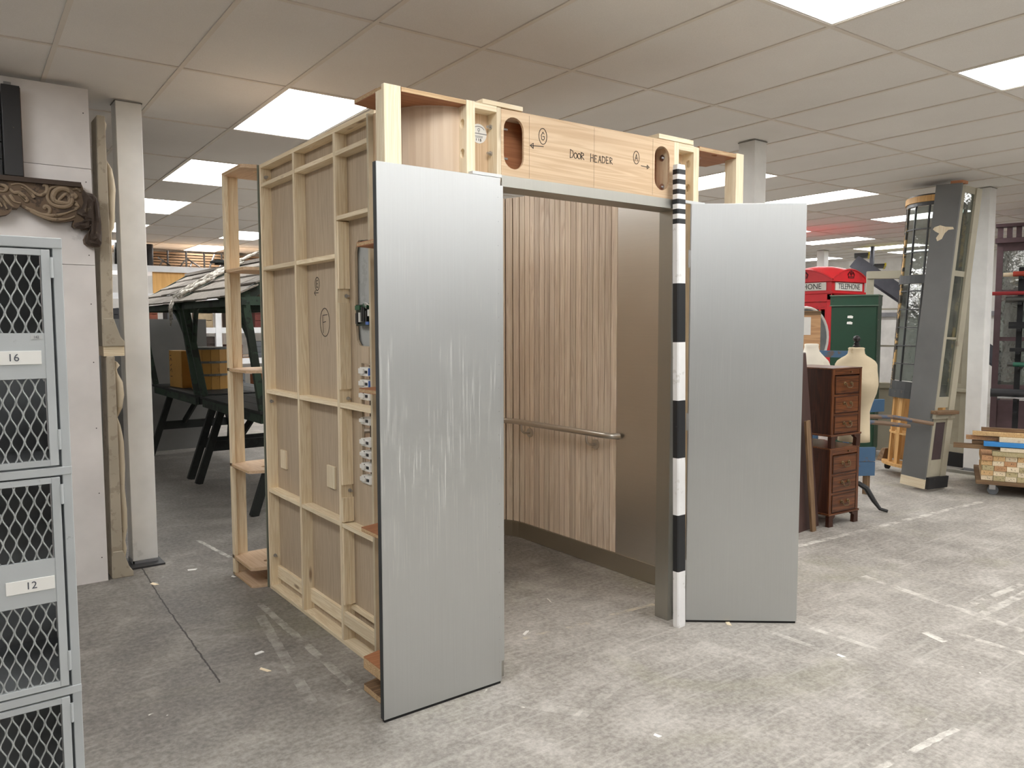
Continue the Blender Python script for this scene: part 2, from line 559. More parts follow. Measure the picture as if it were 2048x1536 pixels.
M_FLOOR = floor_mat()
M_STEEL = steel_mat('brushed_steel')
M_STEEL_SCR = steel_mat('brushed_steel_scratched', 1.0)
M_STEEL_DK = steel_mat('brushed_steel_skirting', 0.0, (196, 190, 176), 'y', 0.36)
M_STEEL_IN = steel_mat('brushed_steel_inner', 0.0, (226, 222, 215), 'y', 0.3)
M_TILE = tile_mat()
M_TEE = plain('tee_bar_paint', (222, 215, 205), 0.5, 0, 0.02)
M_DIFF = emis('lamp_diffuser', LAMP_COL, LAMP)
M_LFRAME = plain('lamp_frame_white', (226, 224, 220), 0.5, 0, 0.02)
M_WHITE = paint('white_emulsion', (228, 224, 222), (150, 146, 140), 0.25, 0.7, 3.0, 0.68)
M_COLUMN = paint('column_paint', (238, 238, 236), (170, 170, 168), 0.25, 0.5, 2.5, 0.66)
M_WALLG = plain('block_wall_paint', (206, 204, 200), 0.85, 0, 0.06, 3, 0.2)
M_CHROME = plain('zinc_bolt', (190, 190, 192), 0.28, 1.0, 0.03)
M_BLACK = plain('black_paint', (26, 26, 28), 0.45, 0, 0.15)
M_RUBBER = plain('black_rubber', (18, 18, 19), 0.7, 0, 0.1)
M_PEN = plain('marker_ink', (30, 28, 30), 0.7, 0, 0.05)
M_PAPER = plain('paper_white', (236, 235, 231), 0.8, 0, 0.02)
M_GLASS = glass_mat('old_glass')
# ------------------------------------------------------------------ setting
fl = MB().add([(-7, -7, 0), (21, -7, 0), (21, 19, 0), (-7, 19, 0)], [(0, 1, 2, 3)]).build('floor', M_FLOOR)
struct(fl)
GA, GB, GROT = 0.6, 1.2070, -math.radians(1.4067)
GO = Vector((1.743, 3.396, CEIL))
ceil = bpy.data.objects.new('ceiling', None)
COL.objects.link(ceil)
ceil.location = GO
ceil.rotation_euler = (0, 0, GROT)
struct(ceil)
RG = Matrix.Rotation(GROT, 3, 'Z')
def gw(i, j, z=0.0):
    return GO + RG @ Vector((i * GA, j * GB, z))
LIGHTS = [(0, 1), (0, 3), (0, 5), (0, 7), (0, 9), (3, 7), (3, 9), (2, 11), (7, 1), (10, 1), (14, 1), (14, 3), (17, 3), (20, 3), (22, 3), (22, 5), (17, 0),
          (2, -2), (5, -2), (7, 3), (10, 3), (7, 5), (10, 5), (14, 5), (18, 5), (4, 1), (8, -2), (11, -2), (2, -4), (5, -4), (-1, -4), (8, -4), (14, -2), (3, 5), (3, 3), (6, 7), (6, 9), (12, -4), (-4, -4), (-1, -2), (-4, -2), (-4, 0), (-7, -2), (-1, -6), (2, -6), (5, -6), (8, -6), (-6, 5), (-6, 8)]  # out-of-frame panels are added for fill light and steel reflections
LS = set(LIGHTS)
I0, I1, J0, J1 = -14, 32, -8, 11
tw, th = GA - 0.024, GB - 0.024
tsrc = MB().box(-tw / 2, -th / 2, 0.0, tw / 2, th / 2, 0.015).build('ceiling_tile', M_TILE, ceil)
cells = []
for i in range(I0, I1):
    for j in range(J0, J1):
        if (i, j) in LS:
            continue
        c = gw(i + .5, j + .5)
        if c.y > 16.6 or c.x > 16.5 or c.x < -6.9 or c.y < -6.9:
            continue
        q = project(c)
        area = 0
        if q and -250 < q[0] < 2300 and -200 < q[1] < 700:
            z = (c - Vector((0, 0, CAM_H))).dot(FWD)
            area = 1 / z ** 3
        cells.append((area, i, j))
cells.sort(reverse=True)
rest = MB()
first = True
for k, (a, i, j) in enumerate(cells):
    lx, ly = (i + .5) * GA, (j + .5) * GB
    if k < 290 and a > 0:
        if first:
            tsrc.location = (lx, ly, 0); first = False
        else:
            share(tsrc, 'ceiling_tile', ceil, (lx, ly, 0))
    else:
        rest.box(lx - tw / 2, ly - th / 2, 0, lx + tw / 2, ly + th / 2, 0.015)
rest.build('distant_ceiling_tiles', M_TILE, ceil, kind='stuff')
ja, jb = J0 * GB, 10.95 * GB
ia, ib = -13.9 * GA, 24.2 * GA
mr = MB().box(-0.012, ja, -0.006, 0.012, jb, 0.012).build('main_runner', M_TEE, ceil)
mr.location = (-13 * GA, 0, 0)
for i in range(-12, 25):
    share(mr, 'main_runner', ceil, (i * GA, 0, 0))
ct = MB().box(ia, -0.012, -0.005, ib, 0.012, 0.011).build('cross_tee', M_TEE, ceil)
ct.location = (0, J0 * GB, 0)
for j in range(J0 + 1, J1):
    share(ct, 'cross_tee', ceil, (0, j * GB, 0))
slab = MB().box(-7, -7, CEIL + 0.3, 21, 19, CEIL + 0.4).build('ceiling_slab', M_WALLG)
struct(slab)
# ceiling lights
def light_label(i, j):
    named = {(0, 1): 'bright ceiling light panel just above the framed side flat', (0, 3): 'ceiling light panel behind the narrow open timber frame',
             (2, -2): 'near ceiling light panel cut off by the top of the picture', (5, -2): 'ceiling light panel at the upper right picture edge',
             (7, 1): 'ceiling light panel seen through the open timber bay right of the door header', (10, 1): 'long ceiling light panel just above the swung steel panel',
             (14, 1): 'ceiling light panel just left of the leaning bow window', (0, 5): 'ceiling light panel right of the grey column',
             (3, 9): 'ceiling light panel above the wooden stall roofs', (3, 7): 'ceiling light panel seen through the narrow open timber frame',
             (17, 3): 'ceiling light panel right of the steel panel, above the red telephone box', (17, 0): 'ceiling light panel above the maroon shopfront screen'}
    return named.get((i, j))
lf = MB().box(-.295, -.597, -.004, .295, .597, 0.004)
l_frame0 = l_diff0 = None
for (i, j) in LIGHTS:
    c = gw(i + .5, j + .5)
    lb = light_label(i, j)
    far = 'far ceiling light panel beyond the market stalls' if i <= 6 and j >= 7 else 'unseen added ceiling light panel above the open floor in front of the lift set' if j < -1 else 'far ceiling light panel in the rows beyond the lift set'
    r = root('ceiling_light', lb or far, 'ceiling light', c, GROT, 'recessed ceiling light panels')
    if l_frame0 is None:
        fm = MB()
        for b in ((-.295, -.597, -.003, -.278, .597, .012), (.278, -.597, -.003, .295, .597, .012), (-.278, -.597, -.003, .278, -.580, .012), (-.278, .580, -.003, .278, .597, .012)):
            fm.box(*b)
        l_frame0 = fm.build('frame', M_LFRAME, r)
        l_diff0 = MB().box(-.278, -.580, 0.0, .278, .580, .008).build('diffuser', M_DIFF, r)
    else:
        share(l_frame0, 'frame', r); share(l_diff0, 'diffuser', r)
# outer walls of the warehouse
struct(B('wall_back', M_WALLG, None, (-7, 18.6, 0, 21, 18.8, 3.3)))
struct(B('wall_right', M_WALLG, None, (16.9, -7, 0, 17.1, 19, 3.3)))
struct(B('wall_left', M_WALLG, None, (-7.2, -7, 0, -7, 19, 3.3)))
struct(B('wall_front', M_WALLG, None, (-7, -7.2, 0, 21, -7, 3.3)))
# white partition at the left, built of three boards
wp = bpy.data.objects.new('wall_partition', None); COL.objects.link(wp); wp.location = (0.81, 5.253, 0); struct(wp)
for k, (z0, z1) in enumerate(((0.0, 1.93), (1.933, 2.497), (2.5, 2.962))):
    B('panel', M_WHITE, wp, (-3.4, 0, z0, 0, 0.05, z1))
sc = MB()
for z in (0.12, .45, .8, 1.1, 1.45, 1.75, 2.0, 2.2, 2.45, 2.85):
    for x in (-0.035,):
        sc.lathe([(.004, -.001), (.004, .0)], 8, (x, -.0005, z))
bl = plain('screw_head', (70, 68, 66), 0.5, 0.6)
for z in (0.15, .55, .95, 1.35, 1.7, 1.99, 2.18, 2.42, 2.82):
    mb = MB(); mb.tube([(-.03, .001, z), (-.03, -.0015, z)], .0035, 8); mb.build('screw', bl, wp)
# structural columns
def column(x0, y0, w, d):
    c = bpy.data.objects.new('column', None); COL.objects.link(c); c.location = (x0 + w / 2, y0 + d / 2, 0); struct(c)
    B('shaft', M_COLUMN, c, (-w / 2, -d / 2, 0.03, w / 2, d / 2, CEIL - .002), bevel=.004)
    B('base_plate', plain('dark_base_plate', (64, 64, 66), .5, .4), c, (-w / 2 - .025, -d / 2 - .085, 0, w / 2 + .025, d / 2 + .03, .012))
    B('base_angle', plain('grey_trim_angle', (150, 152, 156), .45, .5), c, (-w / 2 + .008, -d / 2 - .006, .012, w / 2, -d / 2, .03), (-w / 2 - .004, -d / 2 + .01, .012, -w / 2, d / 2 - .01, .04))
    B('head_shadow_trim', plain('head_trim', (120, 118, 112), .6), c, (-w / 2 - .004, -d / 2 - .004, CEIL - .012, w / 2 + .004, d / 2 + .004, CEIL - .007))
    return c
column(0.993, 5.468, 0.152, 0.145)
column(5.120, 3.727, 0.150, 0.150)
column(8.815, 3.535, 0.155, 0.155)
column(13.6, 8.3, 0.15, 0.15)
# ------------------------------------------------------------------ the lift car set: side flat (marked F)
XF, XB = 1.560, 1.622           # outer edge of the framing, outer face of the ply skin
M_EDGE = plain('pine_cut_edge', (196, 184, 158), 0.7, 0, 0.06)
F_ = root('side_flat', 'pine framed side flat with oak ply skin, marked with a circled F', 'stage flat', (XF, 3.07, 0))
Z0, Z1 = 0.0, 2.49
# skin with the cut-out
hole = [(3.20, 1.955), (3.36, 1.965), (3.385, 1.95), (3.402, 1.91), (3.405, 1.77), (3.405, 1.56), (3.395, 1.50), (3.365, 1.472), (3.20, 1.468)]
slot = [(3.236, 1.38), (3.355, 1.39), (3.36, .83), (3.238, .82)]
mb = MB(); mb.plate([(3.085, .02), (4.51, .02), (4.51, 2.47), (3.085, 2.47)], [hole, slot], XB, XB + .012, 'yz')
o = mb.build('ply_skin', VENEER('z'), F_, world=True); fix_normals(o)
mb = MB(); mb.box(XB + .0125, 3.10, 0.02, XB + .03, 3.19, 2.45); mb.box(XB + .0125, 3.42, .02, XB + .03, 4.50, 2.45); mb.build('inner_lining', SLAT('z'), F_, world=True)
def tim(name, x0, y0, z0, x1, y1, z1, ax, parent=F_, mat=None, **kw):
    return MB().box(x0, y0, z0, x1, y1, z1).build(name, mat or PINE(ax), parent, world=True, bevel=.0015, **kw)
ys = [(4.490, 4.512), (3.982, 4.006), (3.470, 3.494), (3.064, 3.086)]
for a, b in ys:
    tim('stud', XF, a, 0.02, XB, b, 2.47, 'z')
tim('top_plate', XF, 3.064, 2.47, XB + .012, 4.512, 2.492, 'y')
tim('bottom_plate', XF, 3.064, 0.0, XB + .012, 4.512, 0.02, 'y')
def rails(z0, z1, bays=(0, 1, 2)):
    for k in bays:
        tim('rail', XF + .002, ys[k + 1][1], z0, XB, ys[k][0], z1, 'y')
rails(2.363, 2.384)
rails(1.887, 1.909, (0, 1))
rails(2.064, 2.084, (2,))
rails(1.174, 1.197)
rails(.587, .608)
for k in (0, 1):
    tim('kick_board', XB - .02, ys[k + 1][1], .062, XB - .001, ys[k][0], .135, 'y')
tim('kick_board', XF + .004, ys[3][1], .10, XF + .022, ys[2][0], .165, 'y')
tim('kick_rail', XB - .02, ys[3][1], .172, XB - .001, ys[2][0], .195, 'y')
# laminated cleats down the side of the third stud, with notches for bolts
for z0, z1 in ((1.742, 2.058), (1.262, 1.676), (.796, 1.168), (.613, .733), (.20, .584)):
    mb = MB()
    for k in range(4):
        x = XF + .003 + k * .0145
        mb.box(x, 3.455 + (0.002 if k % 2 else 0), z0, x + .0138, 3.470, z1)
    mb.build('cleat', PINE('z'), F_, world=True)
for z in (1.708, 1.215, .765):
    mb = MB(); mb.tube([(XB - .018, 3.470, z), (XB - .018, 3.438, z)], .004, 8); mb.tube([(XB - .018, 3.466, z), (XB - .018, 3.461, z)], .010, 6); mb.build('bolt', M_CHROME, F_, world=True, smooth=True)
for (y, z) in ((4.462, 2.42), (4.456, 1.125), (4.46, .20)):
    mb = MB(); mb.tube([(1.588, 4.490, z), (1.588, 4.458, z)], .006, 8); mb.tube([(1.588, 4.486, z), (1.588, 4.480, z)], .011, 6); mb.build('bolt', M_CHROME, F_, world=True, smooth=True)
blk = plain('ash_block', (214, 204, 180), .7, 0, .05)
MB().box(XB - .012, 4.335, .737, XB, 4.42, .845).build('block', PINEP('z'), F_, world=True, bevel=.002)
MB().box(XB - .012, 3.66, .735, XB, 3.755, .85).build('block', PINEP('z'), F_, world=True, bevel=.002)
# grey board behind the cut-out, circuit board and switch modules
M_GREYB = paint('grey_primed_board', (178, 180, 178), (150, 150, 146), .4, .8, 9, .55)
cb = MB().box(XB + .022, 3.19, 1.40, XB + .034, 3.42, 2.0).build('cover_board', M_GREYB, F_, world=True)
MB().box(XB - .004, 3.265, 1.392, XB + .0, 3.34, 1.468).build('flap', VENEER('z'), F_, world=True)
MB().box(XB + .045, 3.235, .82, XB + .055, 3.365, 1.40).build('module_backing', plain('module_backing_grey', (120, 112, 104), .7), F_, world=True)
pcb = MB().box(XB - .006, 3.195, 1.566, XB + .002, 3.385, 1.665).build('circuit_board', plain('pcb_green', (22, 44, 34), .4, 0, .2), F_, world=True)
mdk, mlt, mgr = plain('chip_black', (20, 21, 24), .4), plain('connector_white', (222, 222, 216), .5), plain('pcb_terminal_green', (38, 92, 62), .45)
for y, z, w, h, m, nm in ((3.36, 1.60, .022, .05, mdk, 'chip'), (3.33, 1.605, .018, .045, mlt, 'connector'), (3.305, 1.62, .016, .07, mdk, 'chip'), (3.285, 1.62, .014, .07, mdk, 'chip'), (3.262, 1.61, .014, .05, mdk, 'chip'),
                          (3.23, 1.625, .03, .03, mlt, 'connector'), (3.35, 1.65, .05, .02, mgr, 'terminal_strip'), (3.27, 1.66, .04, .018, mgr, 'terminal_strip'), (3.25, 1.578, .03, .014, plain('blue_relay', (70, 110, 190), .4), 'relay'), (3.21, 1.65, .02, .02, mgr, 'terminal_strip')):
    MB().box(XB - .018, y - w / 2, z - h / 2, XB - .006, y + w / 2, z + h / 2).build(nm, m, pcb, world=True)
wm = plain('white_wire', (225, 224, 220), .5)
for k in range(3):
    pts = [(XB - .012 - .012 * math.sin(a), 3.27 - .07 * a / PI + k * .008, 1.645 + .018 * math.sin(a) + .004 * k) for a in [PI * q / 8 for q in range(9)]]
    MB().tube(pts, .0018, 5).build('wire', wm, pcb, world=True)
mw_ = plain('module_white', (232, 231, 226), .45)
for k, (za, zb) in enumerate(((1.372, 1.332), (1.313, 1.276), (1.255, 1.219), (1.135, 1.102), (1.035, .999), (.975, .943), (.917, .882), (.858, .822))):
    t = MB().box(XB - .010, 3.262, zb, XB + .04, 3.352, za).build('switch_module', mw_, F_, world=True, bevel=.002)
    MB().box(XB - .018, 3.300, zb + .010, XB - .009, 3.352, za - .006).build('clip', mw_, t, world=True, bevel=.001)
    for q in range(3):
        zz = zb + .007 + q * .011
        MB().box(XB - .0115, 3.312, zz, XB - .0095, 3.320, zz + .004).build('terminal_screw', mdk, t, world=True)
    MB().box(XB - .014, 3.272, zb + .013, XB - .009, 3.292, zb + .026).build('port', mdk, t, world=True)
    if k < 2:
        MB().box(XB - .011, 3.256, zb + .004, XB + .03, 3.262, za - .002).build('side_strip', plain('blue_relay', (70, 110, 190), .4), t, world=True)
# pen marks on the skin  (seen from outside, text runs towards -Y)
def pen_on_F(lines, o, s, nm):
    # local metres: u towards -y, v up
    return strokes(nm, [[(a * s, b * s) for a, b in ln] for ln in lines], M_PEN, F_, Vector((XB - .0004, o[0], o[1])) - F_.location, (0, -1, 0), (0, 0, 1), .0035)
EL = [[(.24, .46), (-.2, .5), (-.22, -.5), (.24, -.48)], [(-.21, 0), (.14, .02)]]
pen_on_F(EL + [circ(0, 0, .75, .95)], (3.853, 1.784), .036, 'marker_letter_e')
pen_on_F([[(.8, 0), (-.8, 0)], [(-.3, .4), (-.8, 0), (-.3, -.4)]], (3.866, 1.738), .032, 'marker_arrow')
FL = [[(.45, .55), (-.35, .5), (-.35, -.1), (-.3, -.75)], [(-.35, 0), (.15, .05)]]
pen_on_F(FL + [circ(0, 0, .82, 1.0)], (3.765, 1.584), .072, 'marker_letter_f')
# ------------------------------------------------------------------ rear corner flat (open curved-corner frame)
E_ = root('rear_corner_flat', 'narrow open pine corner frame with plywood ribs beside the framed side flat', 'stage flat', (1.47, 4.74, 0))
tim('post', 1.470, 4.880, 0.0, 1.492, 4.925, 2.478, 'z', E_)
tim('post', 1.492, 4.905, 0.0, 1.56, 4.925, 2.478, 'z', E_)
tim('edge_batten', 1.556, 4.528, 0.0, 1.62, 4.540, 2.495, 'z', E_, plain('green_grey_edge', (118, 122, 110), .7))
for z0, z1 in ((2.478, 2.498), (1.893, 1.911), (1.289, 1.307), (.692, .71), (.104, .124), (0.0, .012)):
    rib = [(1.470, 4.925), (1.470, 4.575), (1.487, 4.560), (1.556, 4.541), (1.72, 4.541), (1.735, 4.62), (1.79, 4.72), (1.86, 4.79), (1.95, 4.82), (1.95, 4.925)]
    hc = circ(1.60, 4.66, .022, .022, 12)[:-1]
    mb = MB(); mb.plate([(a, b) for a, b in reversed(rib)], [hc], z0, z1, 'xy')
    o = mb.build('rib', [PLYFACE('y')], E_, world=True); fix_normals(o)
    MB().bar((1.4695, 4.57, (z0 + z1) / 2), (1.4695, 4.9, (z0 + z1) / 2), .001, (z1 - z0) * .4).build('ply_edge', PLYEDGE, E_, world=True)
tim('post', 1.93, 4.82, .0, 1.95, 4.925, 2.478, 'z', E_)
# curved inner lining of this corner
pts = [(1.638, 4.541), (1.65, 4.62), (1.70, 4.71), (1.78, 4.775), (1.87, 4.80), (1.95, 4.803)]
mb = MB(); mb.plate(pts + [(a - .006 * 0 - .008, b + .008) for a, b in reversed(pts)], [], .02, 2.478, 'xy'); o = mb.build('curved_lining', SLAT('z'), E_, world=True); fix_normals(o)
# ------------------------------------------------------------------ front corner flat (marked G) with steel cladding
G_ = root('front_corner_flat', 'front corner flat left of the doorway, scratched steel cladding panel under open pine framing', 'stage flat', (1.42, 2.70, 0))
YH = 2.70
PP = PINEP('z')
tim('corner_post', 1.418, YH, 0.012, 1.491, YH + .022, 2.484, 'z', G_, PP)
tim('corner_post', 1.418, YH + .022, 0.012, 1.440, YH + .07, 2.466, 'z', G_, PP)
tim('rear_post', 1.545, 2.975, 0.012, 1.60, 3.045, 2.462, 'z', G_, OKOUME('z'))
tim('rear_post', 1.522, 3.045, 0.012, 1.60, 3.062, 2.462, 'z', G_, M_EDGE)
ribp = [(1.441, 2.7225), (1.441, 2.772), (1.424, 2.772), (1.424, 2.969), (1.52, 2.992), (1.60, 2.992), (1.602, 2.895), (1.634, 2.838), (1.677, 2.80), (1.725, 2.772), (1.764, 2.760), (1.79, 2.757), (1.79, YH), (1.4925, YH), (1.4925, 2.7225)]
for z0, z1 in ((2.464, 2.482), (1.89, 1.908), (1.288, 1.306), (.697, .715), (.10, .15), (0.0, .03)):
    mb = MB()
    pl = ribp if z1 > 2 else [(1.441, 2.724), (1.441, 2.772), (1.424, 2.772), (1.424, 2.969), (1.52, 2.992), (1.60, 2.992), (1.602, 2.895), (1.634, 2.838), (1.677, 2.80), (1.725, 2.772), (1.79, 2.757), (1.79, 2.724)]
    mb.plate(pl, [circ(1.475, 2.86, .013, .013, 12)[:-1]], z0, z1, 'xy')
    o = mb.build('rib', PLYRED('x') if z0 > .02 else OLDWOOD('x'), G_, world=True); fix_normals(o)
    MB().box(1.4225, 2.73, z0 + .003, 1.4235, 2.965, z1 - .003).build('ply_edge', PLYEDGE, G_, world=True)
MB().box(1.493, YH - .001, 2.4645, 1.79, YH - .0002, 2.4815).build('ply_edge', PLYEDGE, G_, world=True)
arc = [(1.602, 2.99), (1.602, 2.895), (1.614, 2.866), (1.634, 2.838), (1.677, 2.80), (1.725, 2.772), (1.764, 2.760), (1.79, 2.757), (1.83, 2.757)]
mb = MB(); n = len(arc)
mb.plate(arc + [(1.83, 2.766), (1.79, 2.766), (1.768, 2.769), (1.730, 2.781), (1.683, 2.809), (1.642, 2.845), (1.623, 2.870), (1.611, 2.898), (1.611, 2.99)], [], .02, 2.463, 'xy')
o = mb.build('curved_skin', wood('birch_skin', (228, 208, 184), (208, 182, 154), 'z', .25, .6, 0, .3), G_, world=True); fix_normals(o)
# inner stud with round bolt recesses in its left face
def drilled_stud(x0, x1, y0, y1, zh, parent, mat):
    hs = [circ((y0 + y1) / 2, z, .016, .02, 12)[:-1] for z in zh]
    mb = MB(); mb.plate([(y0, .012), (y1, .012), (y1, 2.484), (y0, 2.484)], hs, x0, x0 + .016, 'yz')
    mb.box(x0 + .0165, y0, .012, x1, y1, 2.484)
    o = mb.build('drilled_stud', mat, parent, world=True); fix_normals(o)
drilled_stud(1.793, 1.834, YH, YH + .066, (2.395, 2.275), G_, PP)
tim('bay_back_board', 1.834, 2.766, 2.19, 1.945, 2.776, 2.464, 'z', G_, OKOUME('z'))
tim('bay_top_rail', 1.834, YH, 2.458, 1.945, 2.776, 2.482, 'x', G_, PINEP('x'))
tim('bay_stud', 1.945, YH, 2.16, 1.967, 2.80, 2.480, 'z', G_, PP)
for z in (2.405, 2.295):
    mb = MB(); mb.tube([(1.945, 2.742, z), (1.938, 2.742, z)], .0105, 6); mb.tube([(1.938, 2.742, z), (1.925, 2.742, z)], .006, 8); mb.build('bolt', M_CHROME, G_, world=True, smooth=True)
mb = MB(); mb.lathe([(.0405, 0), (.0405, .0012)], 28)
st = mb.build('round_label', M_PAPER, G_, label='white round paper label'); st.rotation_euler = (PI / 2, 0, 0); st.location = (1.897 - 1.42, 2.7655 - YH, 2.376)
strokes('label_print', [[(-.040, 0), (.040, 0)]], plain('label_grey_ink', (120, 122, 122), .8), st, (0, 0, .0012), (1, 0, 0), (0, 1, 0), .003)
strokes('label_print', [circ(0, .008, .031, .022, 14, .5, 2.6), circ(0, .016, .005, .006, 8), [(0, .010), (0, .004)], [(-.02, -.011), (.02, -.011)], [(-.016, -.016), (.018, -.016)]], plain('label_grey_ink', (120, 122, 122), .8), st, (0, 0, .0012), (1, 0, 0), (0, 1, 0), .002)
strokes('label_print', [[(-.013, -.022), (-.013, -.030)], [(-.003, -.022), (-.001, -.023), (-.001, -.030)], [(.012, -.022), (.007, -.022), (.007, -.026), (.012, -.027), (.011, -.030), (.006, -.030)]], M_PEN, st, (0, 0, .0012), (1, 0, 0), (0, 1, 0), .0022)
# steel cladding panel, standing just proud of the framing
pn = MB().box(1.362, 2.664, .012, 1.936, 2.6885, 2.181).build('steel_panel', M_STEEL_SCR, G_, world=True, bevel=.0012, label='scratched brushed steel cladding panel')
MB().box(1.3605, 2.6655, .012, 1.3618, 2.690, 2.180).build('panel_edge', plain('dark_panel_edge', (70, 74, 76), .45, .6), pn, world=True)
MB().box(1.366, 2.668, 0.0, 1.932, 2.685, .012).build('rubber_foot_strip', M_RUBBER, pn, world=True)
MB().box(1.9365, 2.6655, .10, 1.951, 2.680, 2.15).build('edge_return', M_STEEL, pn, world=True)
MB().box(1.80, 2.668, 2.183, 1.947, 2.700, 2.196).build('top_return', M_STEEL, pn, world=True)
rv = MB().lathe([(.0022, 0), (.0018, .0008)], 8).build('rivet', M_CHROME, pn)
rv.rotation_euler = (PI / 2, 0, 0); rv.location = (1.924 - 1.42, 2.6635 - YH, .10)
for k in range(1, 21):
    share(rv, 'rivet', pn, (1.924 - 1.42 + .002 * (k % 2), 2.6635 - YH, .10 + k * .1), (PI / 2, 0, 0))
# ------------------------------------------------------------------ door header
D_ = root('door_header', 'pale plywood door header box with oval hand holes and pen lettering', 'stage header', (2.5, YH, 2.19))
def oval(cx, cz, rx, rz, n=10):
    s = rz - rx
    return [(cx + rx * math.cos(a), cz + s + rx * math.sin(a)) for a in [PI * k / n for k in range(n + 1)]] + [(cx + rx * math.cos(a), cz - s + rx * math.sin(a)) for a in [PI + PI * k / n for k in range(n + 1)]]
mb = MB(); mb.plate([(1.968, 2.195), (3.048, 2.197), (3.048, 2.489), (1.968, 2.477)], [oval(2.035, 2.342, .054, .109), oval(2.961, 2.347, .054, .108)], YH, YH + .012, 'xz')
o = mb.build('front_board', OKOUME('x'), D_, world=True); fix_normals(o)
tim('back_board', 1.968, YH + .095, 2.197, 3.048, YH + .107, 2.475, 'x', D_, PLYRED('x'))
tim('top_board', 1.968, YH + .0125, 2.457, 3.048, YH + .094, 2.475, 'x', D_, PINEP('x'))
tim('bottom_board', 1.968, YH + .0125, 2.197, 3.048, YH + .094, 2.212, 'x', D_, PLYRED('x'))
tim('end_board', 1.969, YH + .0125, 2.212, 1.979, YH + .094, 2.457, 'z', D_, PLYRED('z'))
tim('end_board', 3.017, YH + .0125, 2.212, 3.047, YH + .094, 2.457, 'z', D_, PINE('z'))
for z in (2.408, 2.284):
    MB().tube([(1.980, YH + .045, z), (2.032, YH + .045, z)], .0055, 8).build('bolt_rod', M_CHROME, D_, world=True, smooth=True)
for z in (2.412, 2.268):
    mb = MB(); mb.tube([(3.017, YH + .05, z), (3.013, YH + .05, z)], .016, 12); mb.tube([(3.013, YH + .05, z), (3.004, YH + .05, z)], .008, 6); mb.build('bolt_washer', M_CHROME, D_, world=True, smooth=True)
tim('top_block', 1.872, YH - .002, 2.483, 2.083, YH + .075, 2.502, 'x', D_, PINEP('x'))
tim('top_block', 2.934, YH - .002, 2.491, 3.193, YH + .075, 2.514, 'x', D_, PINEP('x'))
LET = {'D': [[(0, 0), (.05, 1)], [(0, 1), (.45, .85), (.55, .45), (.35, .08), (.0, 0)]], 'O': [circ(.28, .4, .26, .38, 14, 1.6, 7.9)], 'R': [[(.05, 0), (0, .95)], [(0, .95), (.4, .85), (.4, .6), (.05, .45), (.5, .0)]],
       'H': [[(0, 0), (.03, 1)], [(.5, .05), (.45, .95)], [(.02, .5), (.48, .52)]], 'E': [[(.42, .95), (.02, 1), (.05, 0), (.45, .03)], [(.03, .5), (.36, .52)]], 'A': [[(0, 0), (.28, 1), (.52, .02)], [(.1, .38), (.44, .4)]], 'G': [[(.45, .8), (.25, 1), (.0, .6), (.05, .15), (.3, .05), (.5, .25), (.48, .5), (.22, .48)]]}
def hand(txt, o, h, adv, nm, tilt=0.0):
    ln, x = [], 0
    for ch in txt:
        if ch != ' ':
            k = 1.0 if ch in 'DH' and (x == 0 or txt[txt.index(ch) - 1] == ' ') else .86
            ln += [[(x + a * h * .95, b * h * k + x * tilt) for a, b in s] for s in LET[ch]]
            x += adv
        else:
            x += adv * .75
    return strokes(nm, ln, M_PEN, D_, Vector(o) - D_.location, (1, 0, 0), (0, 0, 1), .0028)
hand('DOOR', (2.353, YH - .0004, 2.322), .037, .0222, 'marker_word_door', .02)
hand('HEADER', (2.478, YH - .0004, 2.320), .036, .0245, 'marker_word_header', .04)
def mark(lines, c, s, nm, w=.0028):
    return strokes(nm, [[(a * s, b * s) for a, b in l] for l in lines], M_PEN, D_, Vector((c[0], YH - .0004, c[1])) - D_.location, (1, 0, 0), (0, 0, 1), w)
mark([[(a - .25, b - .5) for a, b in l] for l in LET['G']] + [circ(0, 0, .62, .95, 22, .3, 6.9)], (2.194, 2.394), .036, 'marker_letter_g')
mark([[(a - .26, b - .5) for a, b in l] for l in LET['A']] + [circ(0, 0, .60, .92, 22, 1.2, 7.8)], (2.777, 2.376), .033, 'marker_letter_a')
mark([[(.037, .004), (-.033, 0)], [(-.02, .011), (-.037, 0), (-.02, -.011), (-.02, .011)]], (2.160, 2.346), 1.0, 'marker_arrow')
mark([[(-.028, .001), (.02, 0)], [(.014, .009), (.029, 0), (.014, -.009), (.014, .009)]], (2.839, 2.340), 1.0, 'marker_arrow')
MP = plain('pencil_line', (150, 128, 104), .8)
strokes('pencil_line', [[(0, -.135), (0, .13)]], MP, D_, Vector((2.118, YH - .0003, 2.34)) - D_.location, (1, 0, 0), (0, 0, 1), .0012, .0004)
strokes('pencil_line', [[(0, -.135), (0, .135)]], MP, D_, Vector((2.50, YH - .0003, 2.34)) - D_.location, (1, 0, 0), (0, 0, 1), .0012, .0004)
strokes('pencil_line', [[(0, -.135), (0, .135)]], MP, D_, Vector((2.893, YH - .0003, 2.345)) - D_.location, (1, 0, 0), (0, 0, 1), .0012, .0004)
